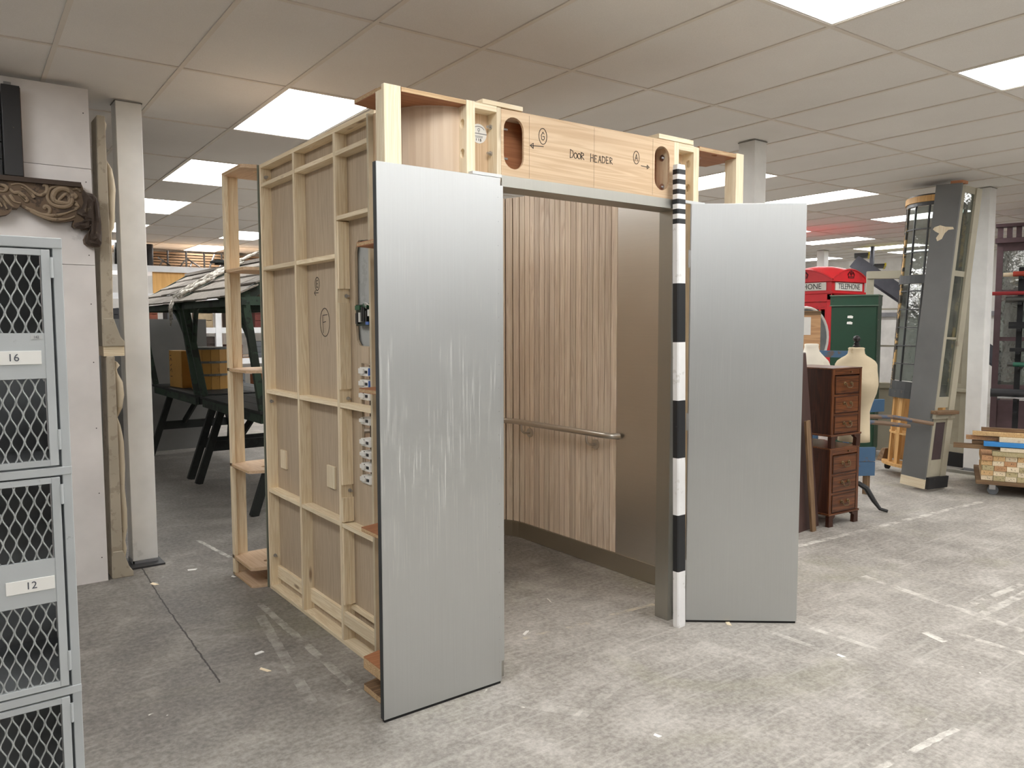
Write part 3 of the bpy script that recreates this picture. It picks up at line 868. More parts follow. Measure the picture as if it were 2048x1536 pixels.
# ------------------------------------------------------------------ front corner flat (marked A) right of the doorway
A_ = root('front_corner_flat', 'front corner flat right of the doorway, open pine bays behind a steel panel swung outwards', 'stage flat', (3.3, YH, 0))
tim('door_stud', 3.049, YH, 2.206, 3.085, YH + .09, 2.489, 'z', A_, PP)
tim('door_stud', 3.07, YH + .022, 0.012, 3.11, YH + .10, 2.19, 'z', A_, PP)
drilled_stud(3.198, 3.240, YH, YH + .075, (2.402, 2.280), A_, PP)
tim('bay_back_board', 3.085, YH + .075, 2.19, 3.198, YH + .085, 2.485, 'z', A_, OKOUME('z'))
tim('bay_top_rail', 3.085, YH, 2.455, 3.198, YH + .075, 2.489, 'x', A_, PINEP('x'))
MB().tube([(3.120, YH + .05, 2.400), (3.150, YH + .05, 2.400)], .005, 8).build('bolt_rod', M_CHROME, A_, world=True, smooth=True)
tim('outer_post', 3.548, YH, 0.012, 3.613, YH + .022, 2.497, 'z', A_, PP)
tim('outer_post', 3.548, YH + .022, 0.012, 3.570, YH + .075, 2.470, 'z', A_, PP)
for z0, z1 in ((2.470, 2.492), (1.288, 1.306), (.10, .12)):
    rb = [(3.241, YH), (3.547, YH), (3.547, YH + .0765), (3.60, YH + .0765), (3.60, 2.95), (3.46, 2.985), (3.45, 2.90), (3.40, 2.815), (3.32, 2.775), (3.241, 2.77)]
    mb = MB(); mb.plate(rb, [circ(3.40, 2.765 - .035, .02, .013, 12)[:-1]], z0, z1, 'xy'); o = mb.build('rib', PLYRED('x'), A_, world=True); fix_normals(o)
    MB().box(3.243, YH - .001, z0 + .002, 3.546, YH - .0002, z1 - .002).build('ply_edge', PLYEDGE, A_, world=True)
# swung steel panel
ang = math.atan2(2.283 - 2.645, 3.572 - 3.123)
hp = bpy.data.objects.new('hinged_panel', None); COL.objects.link(hp); hp.parent = A_
hp.location = (3.123 - 3.3, 2.645 - YH, 0); hp.rotation_euler = (0, 0, ang)
hp['label'] = 'brushed steel panel swung open towards the camera'
wpn = .578
MB().box(0, 0, .012, wpn, .0025, 2.180).build('steel_face', steel_mat('brushed_steel_right', .2), hp, bevel=.0006)
MB().box(.001, .003, .014, wpn - .002, .021, 2.178).build('ply_core', PLYEDGE, hp)
MB().box(.004, .004, 0.0, wpn - .004, .018, .0135).build('rubber_foot_strip', M_RUBBER, hp)
MB().box(wpn - .0015, 0.003, .014, wpn + .0012, .0215, 2.18).build('edge_trim', M_STEEL, hp)
MB().box(-.002, .0075, .014, .0008, .0215, 2.18).build('edge_trim', M_STEEL, hp)
for z in (1.86, 1.02, .25):
    h = MB(); h.tube([(-.006, .014, z), (-.006, .014, z + .09)], .005, 8); h.box(-.004, .004, z + .005, .0005, .019, z + .085); h.build('hinge', plain('white_hinge', (214, 214, 212), .4, .3), hp, smooth=True)
# ------------------------------------------------------------------ steel door frame
J_ = root('door_frame', 'brushed steel lift door frame around the open doorway', 'door frame', (2.52, 2.74, 0))
M_JAMB = steel_mat('brushed_steel_jamb', 0.0, (182, 181, 174), 'z', .36)
mb = MB(); mb.box(3.062, 2.716, 0, 3.066, 2.806, 2.150); mb.box(3.066, 2.7155, 0, 3.120, 2.719, 2.20); mb.build('jamb', M_JAMB, J_, world=True)
mb = MB(); mb.box(3.100, 2.686, .01, 3.1215, 2.712, 2.205); mb.box(3.122, 2.690, 2.19, 3.28, 2.71, 2.205); mb.build('frame_edge', M_STEEL, J_, world=True)
mb = MB(); mb.box(1.956, 2.716, 0, 1.985, 2.806, 2.150); mb.build('jamb', M_JAMB, J_, world=True)
mb = MB(); mb.box(1.953, 2.676, 2.150, 3.062, 2.6795, 2.196); mb.box(1.953, 2.6795, 2.150, 3.062, 2.806, 2.154); mb.build('head', M_JAMB, J_, world=True)
mb = MB(); mb.box(1.953, 2.806, 2.10, 3.062, 2.812, 2.19); 
# ------------------------------------------------------------------ lined inner wall: oak slats, curved corner, rear wall
W_ = root('slatted_lift_wall', 'lift car inner wall of vertical oak slats with steel end panel and curved corner', 'wall lining', (3.44, 3.8, 0))
XS = 3.437
pitch = .0553
path = [(3.495 + k * pitch) for k in range(18)]
sl = None
def slat_at(x, y, rz, w=pitch - .0052):
    global sl
    if sl is None:
        sl = MB().box(-.004, -w / 2, .118, .012, w / 2, 2.488).build('slat', SLAT('z'), W_, bevel=.001)
        sl.location = (x - 3.44, y - 3.8, 0); sl.rotation_euler = (0, 0, rz)
    else:
        share(sl, 'slat', W_, (x - 3.44, y - 3.8, 0), (0, 0, rz))
for k in range(17):
    slat_at(XS + .004, 3.494 + (k + .5) * pitch, 0)
yend = 3.494 + 17 * pitch
R_ = .30
ncv = 8
cxc, cyc = XS - R_, yend
for k in range(ncv):
    a = (k + .5) / ncv * PI / 2
    slat_at(cxc + (R_ + .004) * math.cos(a), cyc + (R_ + .004) * math.sin(a), a, 0)
yr = cyc + R_
for k in range(22):
    slat_at(cxc - (k + .5) * pitch, yr + .004, PI / 2)
M_GROOVE = plain('brown_backing_board', (104, 80, 56), .8)
mb = MB(); mb.box(XS + .0165, 3.49, 0, XS + .03, yend, 2.486); mb.build('backing_board', M_GROOVE, W_, world=True)
mb = MB(); mb.box(cxc - 22 * pitch, yr + .0165, 0, cxc, yr + .03, 2.486); mb.build('backing_board', M_GROOVE, W_, world=True)
ao = [(cxc + (R_ + .017) * math.cos(a), cyc + (R_ + .017) * math.sin(a)) for a in [PI / 2 * k / 10 for k in range(11)]]
ai = [(cxc + (R_ + .03) * math.cos(a), cyc + (R_ + .03) * math.sin(a)) for a in [PI / 2 * k / 10 for k in range(11)]]
mb = MB(); mb.plate(ai + ao[::-1], [], 0, 2.486, 'xy'); o = mb.build('curved_backing', M_GROOVE, W_, world=True); fix_normals(o)
mb = MB(); mb.box(XS + .002, 2.91, .116, XS + .016, 3.4935, 2.488); mb.build('steel_end_panel', M_STEEL_IN, W_, world=True, label='plain brushed steel wall panel')
for y0, y1 in ((3.4, 3.44), (4.4, 4.43)):
    tim('rear_stud', XS + .031, y0, 0, XS + .10, y1, 2.48, 'z', W_)
# skirting follows the wall and the curve
sk = [(XS - .010, 2.86), (XS - .010, cyc)] + [(cxc + (R_ - .010) * math.cos(a), cyc + (R_ - .010) * math.sin(a)) for a in [PI / 2 * k / 8 for k in range(1, 9)]] + [(cxc - 22 * pitch, yr - .010)]
so = [(XS - .001, 2.86), (XS - .001, cyc)] + [(cxc + (R_ - .001) * math.cos(a), cyc + (R_ - .001) * math.sin(a)) for a in [PI / 2 * k / 8 for k in range(1, 9)]] + [(cxc - 22 * pitch, yr - .001)]
mb = MB(); mb.plate(so + sk[::-1], [], .002, .117, 'xy'); o = mb.build('skirting', M_STEEL_DK, W_, world=True); fix_normals(o)
# handrail
hr = root('handrail', 'round brushed steel handrail on the slatted lift wall', 'handrail', (3.40, 3.9, .87))
HX = XS - .078
pts = [(XS - .012, 3.455, .872), (XS - .035, 3.462, .873), (XS - .06, 3.482, .875), (HX, 3.535, .877), (HX, 3.7, .877), (HX, 4.0, .876), (HX, 4.30, .875)]
rr = R_ - .078
pts += [(cxc + rr * math.cos(a), cyc + rr * math.sin(a), .875) for a in [PI / 2 * k / 6 for k in range(0, 7)]] + [(2.4, yr - .078, .875), (2.1, yr - .078, .875)]
M_RAIL = steel_mat('satin_rail', 0.0, (214, 209, 201), 'y', .3)
MB().tube(pts, .0195, 14).build('rail', M_RAIL, hr, world=True, smooth=True)
for y in (4.375, 3.685):
    br = MB().tube([(HX, y, .862), (HX, y, .835), (HX + .006, y, .812), (HX + .025, y - .002, .797), (HX + .05, y - .004, .795), (XS, y - .006, .795)], .008, 10).build('bracket', M_RAIL, hr, world=True, smooth=True)
    MB().tube([(XS - .001, y - .006, .795), (XS - .010, y - .006, .795)], .033, 18).build('bracket_rose', M_RAIL, br, world=True, smooth=True)
# ------------------------------------------------------------------ striped measuring pole
px_, py_ = 3.056, 2.628
pole = MB()
wv, dv, chv = .031, .017, .006
prof = [(-wv + chv, -dv), (wv - chv, -dv), (wv, -dv + chv), (wv, dv), (-wv, dv), (-wv, -dv + chv)]
zs = [0.0, .012] + [.296 * k for k in range(1, 8)] + [2.0725 + .0243 * k for k in range(1, 13)]
cols = [0] + [k % 2 for k in range(7)] + [(k + 1) % 2 for k in range(12)]
for k in range(len(zs) - 1):
    e = .004 if k == 0 else 0
    mi = cols[k]
    e2 = .004 if k == len(zs) - 2 else 0
    pole.hexa([(a * (1 - e * 30 * .5), b * (1 - e * 30 * .5), zs[k]) for a, b in prof], [(a * (1 - e2 * 20), b * (1 - e2 * 20), zs[k + 1]) for a, b in prof], mi)
MWP = paint('pole_white', (240, 240, 240), (196, 194, 188), .5, .5, 14, .6)
MBP = paint('pole_black', (34, 36, 39), (92, 94, 96), .5, .45, 14, .66)
po = pole.build('measuring_pole', [MWP, MBP])
tag(po, 'black and white striped wooden measuring pole propped at the right door jamb', 'measuring pole')
po.location = (px_, py_, 0)
po.rotation_euler = (-.0102, -.0089, 0)
# ------------------------------------------------------------------ left foreground: wire mesh lockers
M_LOCK = paint('locker_grey', (184, 189, 191), (130, 132, 132), .6, .42, 26, .68)
M_LOCKIN = plain('locker_inside', (158, 162, 165), .6, 0, .08)
M_MESH = plain('mesh_grey', (176, 180, 180), .45, .2, .06, 30)
LK = root('mesh_locker', 'grey steel locker column with diamond mesh doors numbered 16 and 12', 'locker', (0.055, 1.695, 0))
LX0, LX1 = -.10, .2055           # world
YF = 1.691
def lb(name, m, par, *bx, **kw):
    mb = MB()
    for b in bx:
        mb.box(*b)
    return mb.build(name, m, par, world=True, **kw)
lb('carcass', M_LOCKIN, LK, (LX0, YF + .31, .02, LX1 - .006, YF + .315, 1.72), (LX0, YF + .02, .02, LX0 + .003, YF + .31, 1.72))
lb('side_panel', M_LOCK, LK, (LX1 - .005, YF + .004, .0, LX1, YF + .315, 1.728))
lb('top_panel', M_LOCK, LK, (LX0, YF + .004, 1.724, LX1, YF + .315, 1.729))
lb('frame_post', M_LOCK, LK, (.1895, YF - .002, 0, .2055, YF + .02, 1.7295), bevel=.0015)
lb('frame_post', M_LOCK, LK, (LX0, YF - .002, 0, LX0 + .016, YF + .02, 1.7295), bevel=.0015)
rl = [(1.710, 1.7295), (1.281, 1.297), (.8485, .8645), (.42, .436), (0.0, .05)]
for z0, z1 in rl:
    lb('frame_rail', M_LOCK, LK, (LX0, YF - .004, z0, .2058, YF + .022, z1), bevel=.0015)
    if z0 > .1 and z0 < 1.6:
        lb('shelf', M_LOCKIN, LK, (LX0 + .003, YF + .02, z0 + .004, LX1 - .006, YF + .31, z0 + .010))
for k in range(4):
    zt, zb = rl[k][0] - .003, rl[k + 1][1] + .004
    dr = bpy.data.objects.new('door', None); COL.objects.link(dr); dr.parent = LK
    xr, xl = .1848, LX0 + .018
    lb('door_stile', M_LOCK, dr, (xr - .0145, YF - .006, zb, xr, YF + .006, zt), bevel=.001)
    lb('door_stile', M_LOCK, dr, (xl, YF - .006, zb, xl + .0145, YF + .006, zt), bevel=.001)
    lb('door_rail', M_LOCK, dr, (xl + .0145, YF - .005, zt - .011, xr - .0145, YF + .006, zt))
    lb('door_rail', M_LOCK, dr, (xl + .0145, YF - .005, zb, xr - .0145, YF + .006, zb + .011))
    pz1, pz0 = zt - .155, zt - .240
    lb('door_plate', M_LOCK, dr, (xl + .0145, YF - .0045, pz0, xr - .0145, YF + .003, pz1))
    # expanded metal mesh
    def mesh(z0, z1):
        mb = MB()
        dw, dh = .01045, .050
        x_a, x_b = xl + .0145, xr - .0145
        n = int((x_b - x_a) / dw) + 2
        steps = int((z1 - z0) / dh * 8) + 2
        for i in range(-1, n):
            seg = []
            for q in range(steps + 1):
                z = min(z1, z0 + q * dh / 8)
                x = x_a + (i + .5) * dw + (dw / 2 - .0004) * math.sin(2 * PI * (z - z0) / dh) * (1 if i % 2 else -1)
                p = (x, YF + (.0006 if i % 2 else -.0006), z)
                if x_a <= x <= x_b:
                    seg.append(p)
                else:
                    if len(seg) > 1:
                        mb.tube(seg, .0015, 5, cap=False)
                    seg = []
            if len(seg) > 1:
                mb.tube(seg, .0015, 5, cap=False)
        return mb.build('mesh', M_MESH, dr, world=True)
    mesh(pz1, zt - .011)
    mesh(zb + .011, pz0)
    for z in (zt - .052, zb + .030):
        hg = MB(); hg.tube([(.1868, YF - .006, z), (.1868, YF - .006, z + .038)], .0027, 8); hg.box(.1868, YF - .0055, z, .1905, YF - .003, z + .038); hg.build('hinge', M_LOCK, dr, world=True, smooth=True)
    num = {0: '16', 1: '12', 2: '8', 3: '4'}[k]
    dx = 0 if k == 1 else -.0045
    np_ = lb('number_plate', plain('number_plate_white', (234, 234, 230), .5, 0, .01), dr, (.0895 + dx, YF - .0065, zt - .213, .1685 + dx, YF - .0048, zt - .188), bevel=.0005)
    text('number', num, .0195, plain('number_ink', (78, 82, 92), .6), np_, Vector((.130 + dx - .006 * (k == 0), YF - .0068, zt - .2005)) - LK.location, (PI / 2, 0, 0), .0003)
    if k == 0:
        s_ = lb('small_tag', plain('tag_grey', (186, 188, 188), .5), dr, (.148, YF - .0055, zt - .166, .166, YF - .0046, zt - .159))
        text('tag_number', '142', .0062, plain('number_ink', (78, 82, 92), .6), s_, Vector((.157, YF - .0058, zt - .1625)) - LK.location, (PI / 2, 0, 0), .0002)
# ------------------------------------------------------------------ carved cornice, black posts, carved pilasters
CV = root('carved_cornice', 'dark carved wooden scroll cornice fragment fixed to the white partition', 'carving', (0.55, 5.22, 2.2))
out = [(-.6, 2.36), (0.348, 2.388), (0.466, 2.398), (0.615, 2.402), (0.743, 2.402), (0.75, 2.385), (0.754, 2.366), (0.77, 2.35), (0.799, 2.345), (0.821, 2.328), (0.833, 2.294), (0.837, 2.249), (0.839, 2.21), (0.842, 2.165), (0.842, 2.1), (0.839, 2.058), (0.831, 2.039), (0.799, 2.036), (0.767, 2.042), (0.752, 2.055), (0.749, 2.078), (0.761, 2.104), (0.779, 2.125), (0.782, 2.136), (0.765, 2.135), (0.742, 2.132), (0.736, 2.141), (0.702, 2.14), (0.692, 2.151), (0.695, 2.167), (0.701, 2.185), (0.675, 2.175), (0.633, 2.168), (0.594, 2.17), (0.556, 2.183), (0.514, 2.206), (0.477, 2.224), (0.438, 2.248), (0.424, 2.226), (0.398, 2.226), (0.389, 2.204), (0.37, 2.188), (0.339, 2.179), (0.2, 2.17), (-.6, 2.17)]
M_CARVE = paint('carved_oak_dark', (98, 80, 62), (58, 46, 38), .8, .75, 9, .55)
M_CARVEL = paint('carved_oak', (138, 120, 98), (88, 72, 56), .8, .7, 12, .55)
M_CHAR = paint('charred_oak', (66, 54, 46), (112, 98, 80), .7, .85, 10, .66)
mb = MB(); mb.plate(out, [], 5.185, 5.248, 'xz'); o = mb.build('board', M_CARVE, CV, world=True); fix_normals(o)
mb = MB(); mb.box(-.6, 5.165, 2.375, .742, 5.19, 2.402); mb.build('top_moulding', M_CHAR, CV, world=True)
sw = {'volute': [(0.624, 2.289), (0.642, 2.311), (0.665, 2.329), (0.681, 2.309), (0.677, 2.28), (0.643, 2.277), (0.608, 2.283), (0.598, 2.31), (0.613, 2.343), (0.646, 2.359), (0.685, 2.347), (0.695, 2.317), (0.688, 2.278), (0.656, 2.256), (0.606, 2.258), (0.577, 2.28), (0.57, 2.314), (0.586, 2.353), (0.622, 2.370), (0.667, 2.370), (0.7, 2.361), (0.722, 2.367), (0.736, 2.349)],
      'sc1': [(0.553, 2.359), (0.557, 2.370), (0.57, 2.363), (0.569, 2.335), (0.549, 2.315), (0.522, 2.312), (0.491, 2.334), (0.46, 2.358), (0.431, 2.364), (0.397, 2.354)], 'sc2': [(0.391, 2.333), (0.408, 2.313), (0.432, 2.315), (0.455, 2.299), (0.472, 2.277), (0.461, 2.269), (0.441, 2.292), (0.429, 2.309)],
      'sc3': [(0.505, 2.292), (0.49, 2.315), (0.469, 2.335), (0.444, 2.347)], 'lo1': [(0.444, 2.243), (0.486, 2.223), (0.539, 2.202), (0.593, 2.201), (0.646, 2.214), (0.689, 2.234), (0.718, 2.249)], 'lo2': [(0.465, 2.23), (0.517, 2.201), (0.576, 2.182), (0.631, 2.181), (0.676, 2.191), (0.705, 2.207)],
      'lo3': [(0.559, 2.235), (0.551, 2.241), (0.56, 2.251), (0.578, 2.24), (0.577, 2.218), (0.561, 2.207), (0.523, 2.213), (0.486, 2.232)], 'lf1': [(0.358, 2.293), (0.377, 2.262), (0.397, 2.239), (0.42, 2.228)], 'lf2': [(0.389, 2.299), (0.409, 2.265), (0.44, 2.257)], 'lf3': [(0.342, 2.276), (0.361, 2.248), (0.373, 2.219)], 'lf4': [(0.325, 2.349), (0.368, 2.345), (0.375, 2.328), (0.359, 2.314), (0.324, 2.319)],
      'lg1': [(.30, 2.30), (.33, 2.27), (.35, 2.23)], 'lg2': [(.2, 2.34), (.26, 2.30), (.30, 2.25)], 'lg3': [(.70, 2.34), (.715, 2.32), (.70, 2.30), (.72, 2.285)], 'lg4': [(.71, 2.28), (.725, 2.262), (.706, 2.25)]}
for k, p in sw.items():
    n = len(p)
    # smooth by subdividing
    q = []
    for i in range(n - 1):
        a, b = p[i], p[i + 1]
        a0, b1 = p[max(0, i - 1)], p[min(n - 1, i + 2)]
        for s in range(4):
            t = s / 4
            q.append(tuple(.5 * (2 * a[d] + (b[d] - a0[d]) * t + (2 * a0[d] - 5 * a[d] + 4 * b[d] - b1[d]) * t * t + (-a0[d] + 3 * a[d] - 3 * b[d] + b1[d]) * t ** 3) for d in (0, 1)))
    q.append(p[-1])
    m = len(q)
    rs = [(.015 if k == 'volute' else .011) * (.45 + .55 * math.sin(PI * min(1, (i + 2) / (m * .8)))) for i in range(m)]
    MB().tube([(x, 5.183, z) for x, z in q], [max(.004, r) for r in rs], 8).build('scroll', M_CARVEL, CV, world=True, smooth=True)
be = [(0.752, 2.362), (0.77, 2.35), (0.799, 2.345), (0.821, 2.328), (0.833, 2.294), (0.837, 2.249), (0.839, 2.21), (0.842, 2.165), (0.842, 2.1), (0.839, 2.058), (0.831, 2.039), (0.799, 2.036), (0.767, 2.042), (0.752, 2.055), (0.749, 2.078), (0.761, 2.104), (0.779, 2.125), (0.782, 2.136), (0.765, 2.138), (0.742, 2.134), (0.702, 2.142), (0.694, 2.152), (0.70, 2.168), (0.735, 2.175), (0.752, 2.19), (0.735, 2.215), (0.712, 2.22), (0.715, 2.24), (0.738, 2.255), (0.752, 2.29), (0.745, 2.33)]
cx_, cz_ = .79, 2.19
vs = [(x, 5.186, z) for x, z in be]; nb = len(be)
rr_ = random.Random(9)
for lv, sc_, dy in ((1, .9, .020), (2, .68, .032), (3, .42, .028), (4, .18, .034)):
    vs += [(cx_ + (x - cx_) * sc_ + rr_.uniform(-.004, .004), 5.186 - dy - rr_.uniform(-.006, .008), cz_ + (z - cz_) * (sc_ * .35 + .65 if abs(z - cz_) > .08 else sc_) + rr_.uniform(-.004, .004)) for x, z in be]
fs = [(l_ * nb + k, l_ * nb + (k + 1) % nb, (l_ + 1) * nb + (k + 1) % nb, (l_ + 1) * nb + k) for l_ in range(4) for k in range(nb)] + [tuple(4 * nb + k for k in range(nb))]
mb = MB(); mb.add(vs, fs); o = mb.build('broken_end', M_CHAR, CV, world=True); fix_normals(o)
BP = root('black_post', 'black painted timber post with chipped patch above the carved cornice', 'post', (.415, 5.22, 2.404))
lb('shaft', paint('chipped_black', (36, 35, 36), (176, 160, 130), .9, .5, 8, .7), BP, (.37, 5.165, 2.404, .4585, 5.25, 2.897), bevel=.003)
lb('edge_strip', plain('brown_strip', (92, 66, 48), .7), BP, (.4587, 5.20, 2.404, .464, 5.25, 2.897))
lb('bracket', plain('grey_bracket', (150, 150, 150), .5, .5), BP, (.39, 5.238, 2.897, .425, 5.250, 2.93))
BB = root('black_boarding', 'black horizontal boarding beside the black post at the picture edge', 'boarding', (.15, 5.235, 2.404))
for k in range(5):
    lb('plank', M_BLACK, BB, (-.5, 5.215, 2.404 + k * .094, .366, 5.25, 2.404 + k * .094 + .0905), bevel=.002)
# carved pilaster pair against the partition end
M_STONE = paint('weathered_limewood', (176, 166, 148), (142, 130, 112), .5, .8, 13, .55)
M_STONEL = paint('carved_limewood', (206, 193, 168), (178, 160, 130), .7, .7, 8, .58)
def pilaster(label, z0, z1, prof, basez, loc):
    r = root('carved_pilaster', label, 'carving', loc, group='carved pilasters at the partition end')
    x0, x1 = (.852, .900)
    o = MB()
    o.hexa([(x0 - .018, 5.262, z0), (x1 - .0, 5.262, z0), (x1, 5.46, z0), (x0 - .018, 5.46, z0)], [(x0, 5.262, z1), (x1 - .002, 5.262, z1), (x1 - .002, 5.46, z1), (x0, 5.46, z1)])
    o.build('board', M_STONE, r, world=True, bevel=.006)
    bs = MB(); bs.plate([(x0 - .012, z0), (.955, z0), (.955, z0 + .03), (.935, z0 + .055), (.915, z0 + .12), (.90, z0 + .17), (x0 - .01, z0 + .17)], [], 5.256, 5.44, 'xz')
    ob = bs.build('base_block', M_STONE, r, world=True, bevel=.004); fix_normals(ob)
    # figure relief: half-round body of varying bulge
    mb = MB(); vs = []; n = 14
    m = len(prof)
    for z, b in prof:
        for k in range(n):
            a = 2 * PI * k / n
            vs.append((.893 + b * (.5 + .5 * math.cos(a)) * 1.0, 5.36 + (.05 + b * .5) * math.sin(a) + .01 * math.sin(z * 60 + a * 2), z))
    fs = [(i * n + k, i * n + (k + 1) % n, (i + 1) * n + (k + 1) % n, (i + 1) * n + k) for i in range(m - 1) for k in range(n)]
    fs += [tuple(range(n - 1, -1, -1)), tuple((m - 1) * n + k for k in range(n))]
    mb.add(vs, fs); mb.build('carved_figure', M_STONEL, r, world=True, smooth='full')
    return r
pilaster('weathered carved pilaster with figure, upper of the two beside the grey column', 1.445, 2.825,
         [(1.55, .012), (1.62, .018), (1.9, .022), (2.1, .026), (2.14, .03), (2.17, .045), (2.24, .052), (2.33, .056), (2.40, .06), (2.46, .058), (2.52, .045), (2.57, .02), (2.60, .006), (2.70, .004), (2.76, .02), (2.79, .024), (2.815, .01)], 1.45, (.88, 5.36, 1.445))
lb0 = B('timber_packer', PINE('x'), None, (.84, 5.27, 1.385, .955, 5.44, 1.445)); tag(lb0, 'pale wooden packer between the upper and lower carved pilasters', 'packer')
pilaster('weathered carved pilaster with figure, lower one standing on the floor', 0.0, 1.385,
         [(.10, .03), (.16, .045), (.22, .035), (.30, .05), (.42, .052), (.55, .046), (.70, .052), (.85, .05), (.95, .034), (1.0, .02), (1.02, .03), (1.06, .05), (1.14, .062), (1.22, .058), (1.28, .03), (1.30, .028), (1.325, .045), (1.345, .03), (1.36, .008)], 0, (.88, 5.36, 0))
# ------------------------------------------------------------------ market stalls with shingled roofs
M_GREEN = paint('stall_green', (44, 64, 50), (24, 30, 26), .8, .65, 6, .52)
M_DKGREEN = paint('stall_dark', (30, 35, 33), (18, 20, 20), .8, .7, 6, .52)
M_SHING = wood('weathered_shingle', (152, 145, 135), (88, 82, 76), 'x', 1.2, .85, 0, .5, .2)
M_THATCH = paint('frayed_cover', (206, 202, 192), (120, 112, 100), .9, .9, 24, .5)
def stall(label, y0, y1, loc):
    r = root('market_stall', label, 'market stall', loc, group='market stalls behind the lift set')
    xa, xb = 2.12, 3.10
    # table boards
    for k in range(5):
        a = xa + (xb - xa) * k / 5
        lb('table_board', M_DKGREEN, r, (a + .004, y0 + .02, .845, a + (xb - xa) / 5 - .002, y1 - .02, .87))
    for x in (xa + .02, xb - .05):
        lb('apron', M_GREEN, r, (x, y0 + .05, .765, x + .03, y1 - .05, .845))
    for y in (y0 + .06, y1 - .10):
        lb('cross_apron', M_DKGREEN, r, (xa + .06, y, .765, xb - .06, y + .04, .845))
        for sx, xt in ((-1, xa + .22), (1, xb - .22)):
            xf = xa - .05 if sx < 0 else xb + .05
            mb = MB(); mb.bar((xf, y + .02, 0), (xt, y + .02, .80), .07, .05, (0, 1, 0)); mb.build('leg', M_DKGREEN, r, world=True, bevel=.004)
        mb = MB(); mb.bar((xa + .06, y + .055, .36), (xb - .06, y + .055, .36), .03, .10); mb.build('stretcher', M_DKGREEN, r, world=True)
        mb = MB(); mb.bar((xa + .35, y + .03, .40), ((xa + xb) / 2, y + .03 + .35 * (1 if y < (y0 + y1) / 2 else -1), .80), .03, .06); mb.build('brace', M_DKGREEN, r, world=True)
    # flared posts and roof
    ex0, ex1 = 1.95, 3.27
    ez, rz = 1.765, 2.17
    for y, yt in ((y0 + .06, y0 + .0), (y1 - .06, y1 + .0)):
        for x, xt in ((xa + .04, ex0 + .07), (xb - .04, ex1 - .07)):
            mb = MB(); mb.bar((x, y, .87), (xt, yt, ez), .06, .05, (0, 1, 0)); mb.build('post', M_GREEN, r, world=True, bevel=.004)
            bx = (x + xt) / 2
            s = 1 if y < (y0 + y1) / 2 else -1
            mb = MB()
            arcp = [(xt + (x - xt) * .45 * (1 - t), yt + s * (.05 + .38 * t), 1.42 + .33 * math.sin(t * PI / 2)) for t in [k / 5 for k in range(6)]]
            mb.tube(arcp, .024, 6); mb.build('arched_brace', M_GREEN, r, world=True)
    for x in (ex0 + .05, ex1 - .05):
        lb('eave_beam', M_GREEN, r, (x - .02, y0 - .04, ez - .03, x + .02, y1 + .04, ez + .03))
    for y in (y0 - .02, y1 - .02):
        lb('tie_beam', M_GREEN, r, (ex0 + .05, y, ez - .03, ex1 - .05, y + .04, ez + .04))
        mb = MB(); mb.bar((ex0, y + .02, ez), ((ex0 + ex1) / 2, y + .02, rz), .03, .09, (0, 0, 1)); mb.build('bargeboard', M_GREEN, r, world=True)
        mb = MB(); mb.bar((ex1, y + .02, ez), ((ex0 + ex1) / 2, y + .02, rz), .03, .09, (0, 0, 1)); mb.build('bargeboard', M_GREEN, r, world=True)
    # shingle courses, each shingle its own piece
    ny = 5
    for side in (0, 1):
        for c in range(4):
            for k in range(ny):
                t0, t1 = c / 4, (c + 1) / 4 + .03
                rx = lambda t: (ex0 - .03 + ((ex0 + ex1) / 2 - ex0 + .03) * t) if side == 0 else (ex1 + .03 - (ex1 + .03 - (ex0 + ex1) / 2) * t)
                zz = lambda t: ez + .02 + (rz - ez) * t
                wv_ = (y1 - y0 + .12) / ny
                ya = y0 - .06 + k * wv_ + random.uniform(0, .012)
                yb = y0 - .06 + (k + 1) * wv_ - random.uniform(.002, .015)
                lo = random.uniform(-.008, .006)
                p = [(rx(t0), ya, zz(t0) + .03 + lo), (rx(t0), yb, zz(t0) + .03 + lo * .5), (rx(t1), yb, zz(t1) + .008), (rx(t1), ya, zz(t1) + .008)]
                MB().hexa([(a, b, c_ - .014) for a, b, c_ in p], p).build('shingle', M_SHING, r, world=True)
    lb('ridge_cap', M_SHING, r, ((ex0 + ex1) / 2 - .05, y0 - .06, rz + .02, (ex0 + ex1) / 2 + .05, y1 + .06, rz + .05))
    return r
st1 = stall('green timber market stall with shingled roof, nearer one beside the lift set', 6.25, 8.06, (2.6, 7.15, 0))
st2 = stall('dark timber market stall with shingled roof, farther one against the grey screen', 8.20, 10.14, (2.6, 9.17, 0))
# frayed cover strip over the joint of the two roofs
mb = MB()
for k in range(40):
    t0 = random.uniform(0, .85)
    xs0 = 1.91 + .70 * t0; zz0 = 1.81 + .42 * t0
    y = 8.13 + random.uniform(-.16, .14)
    L = random.uniform(.1, .3)
    p0 = (xs0, y, zz0 + .012 + random.uniform(0, .02)); p1 = (xs0 + L, y + random.uniform(-.1, .1), zz0 + .6 * L + .012 + random.uniform(0, .02))
    mb.tube([p0, ((p0[0] + p1[0]) / 2, (p0[1] + p1[1]) / 2, (p0[2] + p1[2]) / 2 + .012), p1], [.012, .018, .008], 5)
for k in range(8):
    y = 8.13 + random.uniform(-.06, .08)
    mb.tube([(1.93, y, 1.82), (1.90, y + .01, 1.76), (1.905, y, 1.66 - random.uniform(0, .1))], [.012, .01, .005], 5)
fr = mb.build('frayed_cover', M_THATCH, None, smooth='full'); fr['kind'] = 'stuff'
tag(fr, 'pale frayed fibre strip lying over the joint of the two stall roofs', 'fibre strip')
cap = root('roof_finial', 'small dark square cap on the far stall ridge', 'roof cap', (2.55, 8.5, 2.22))
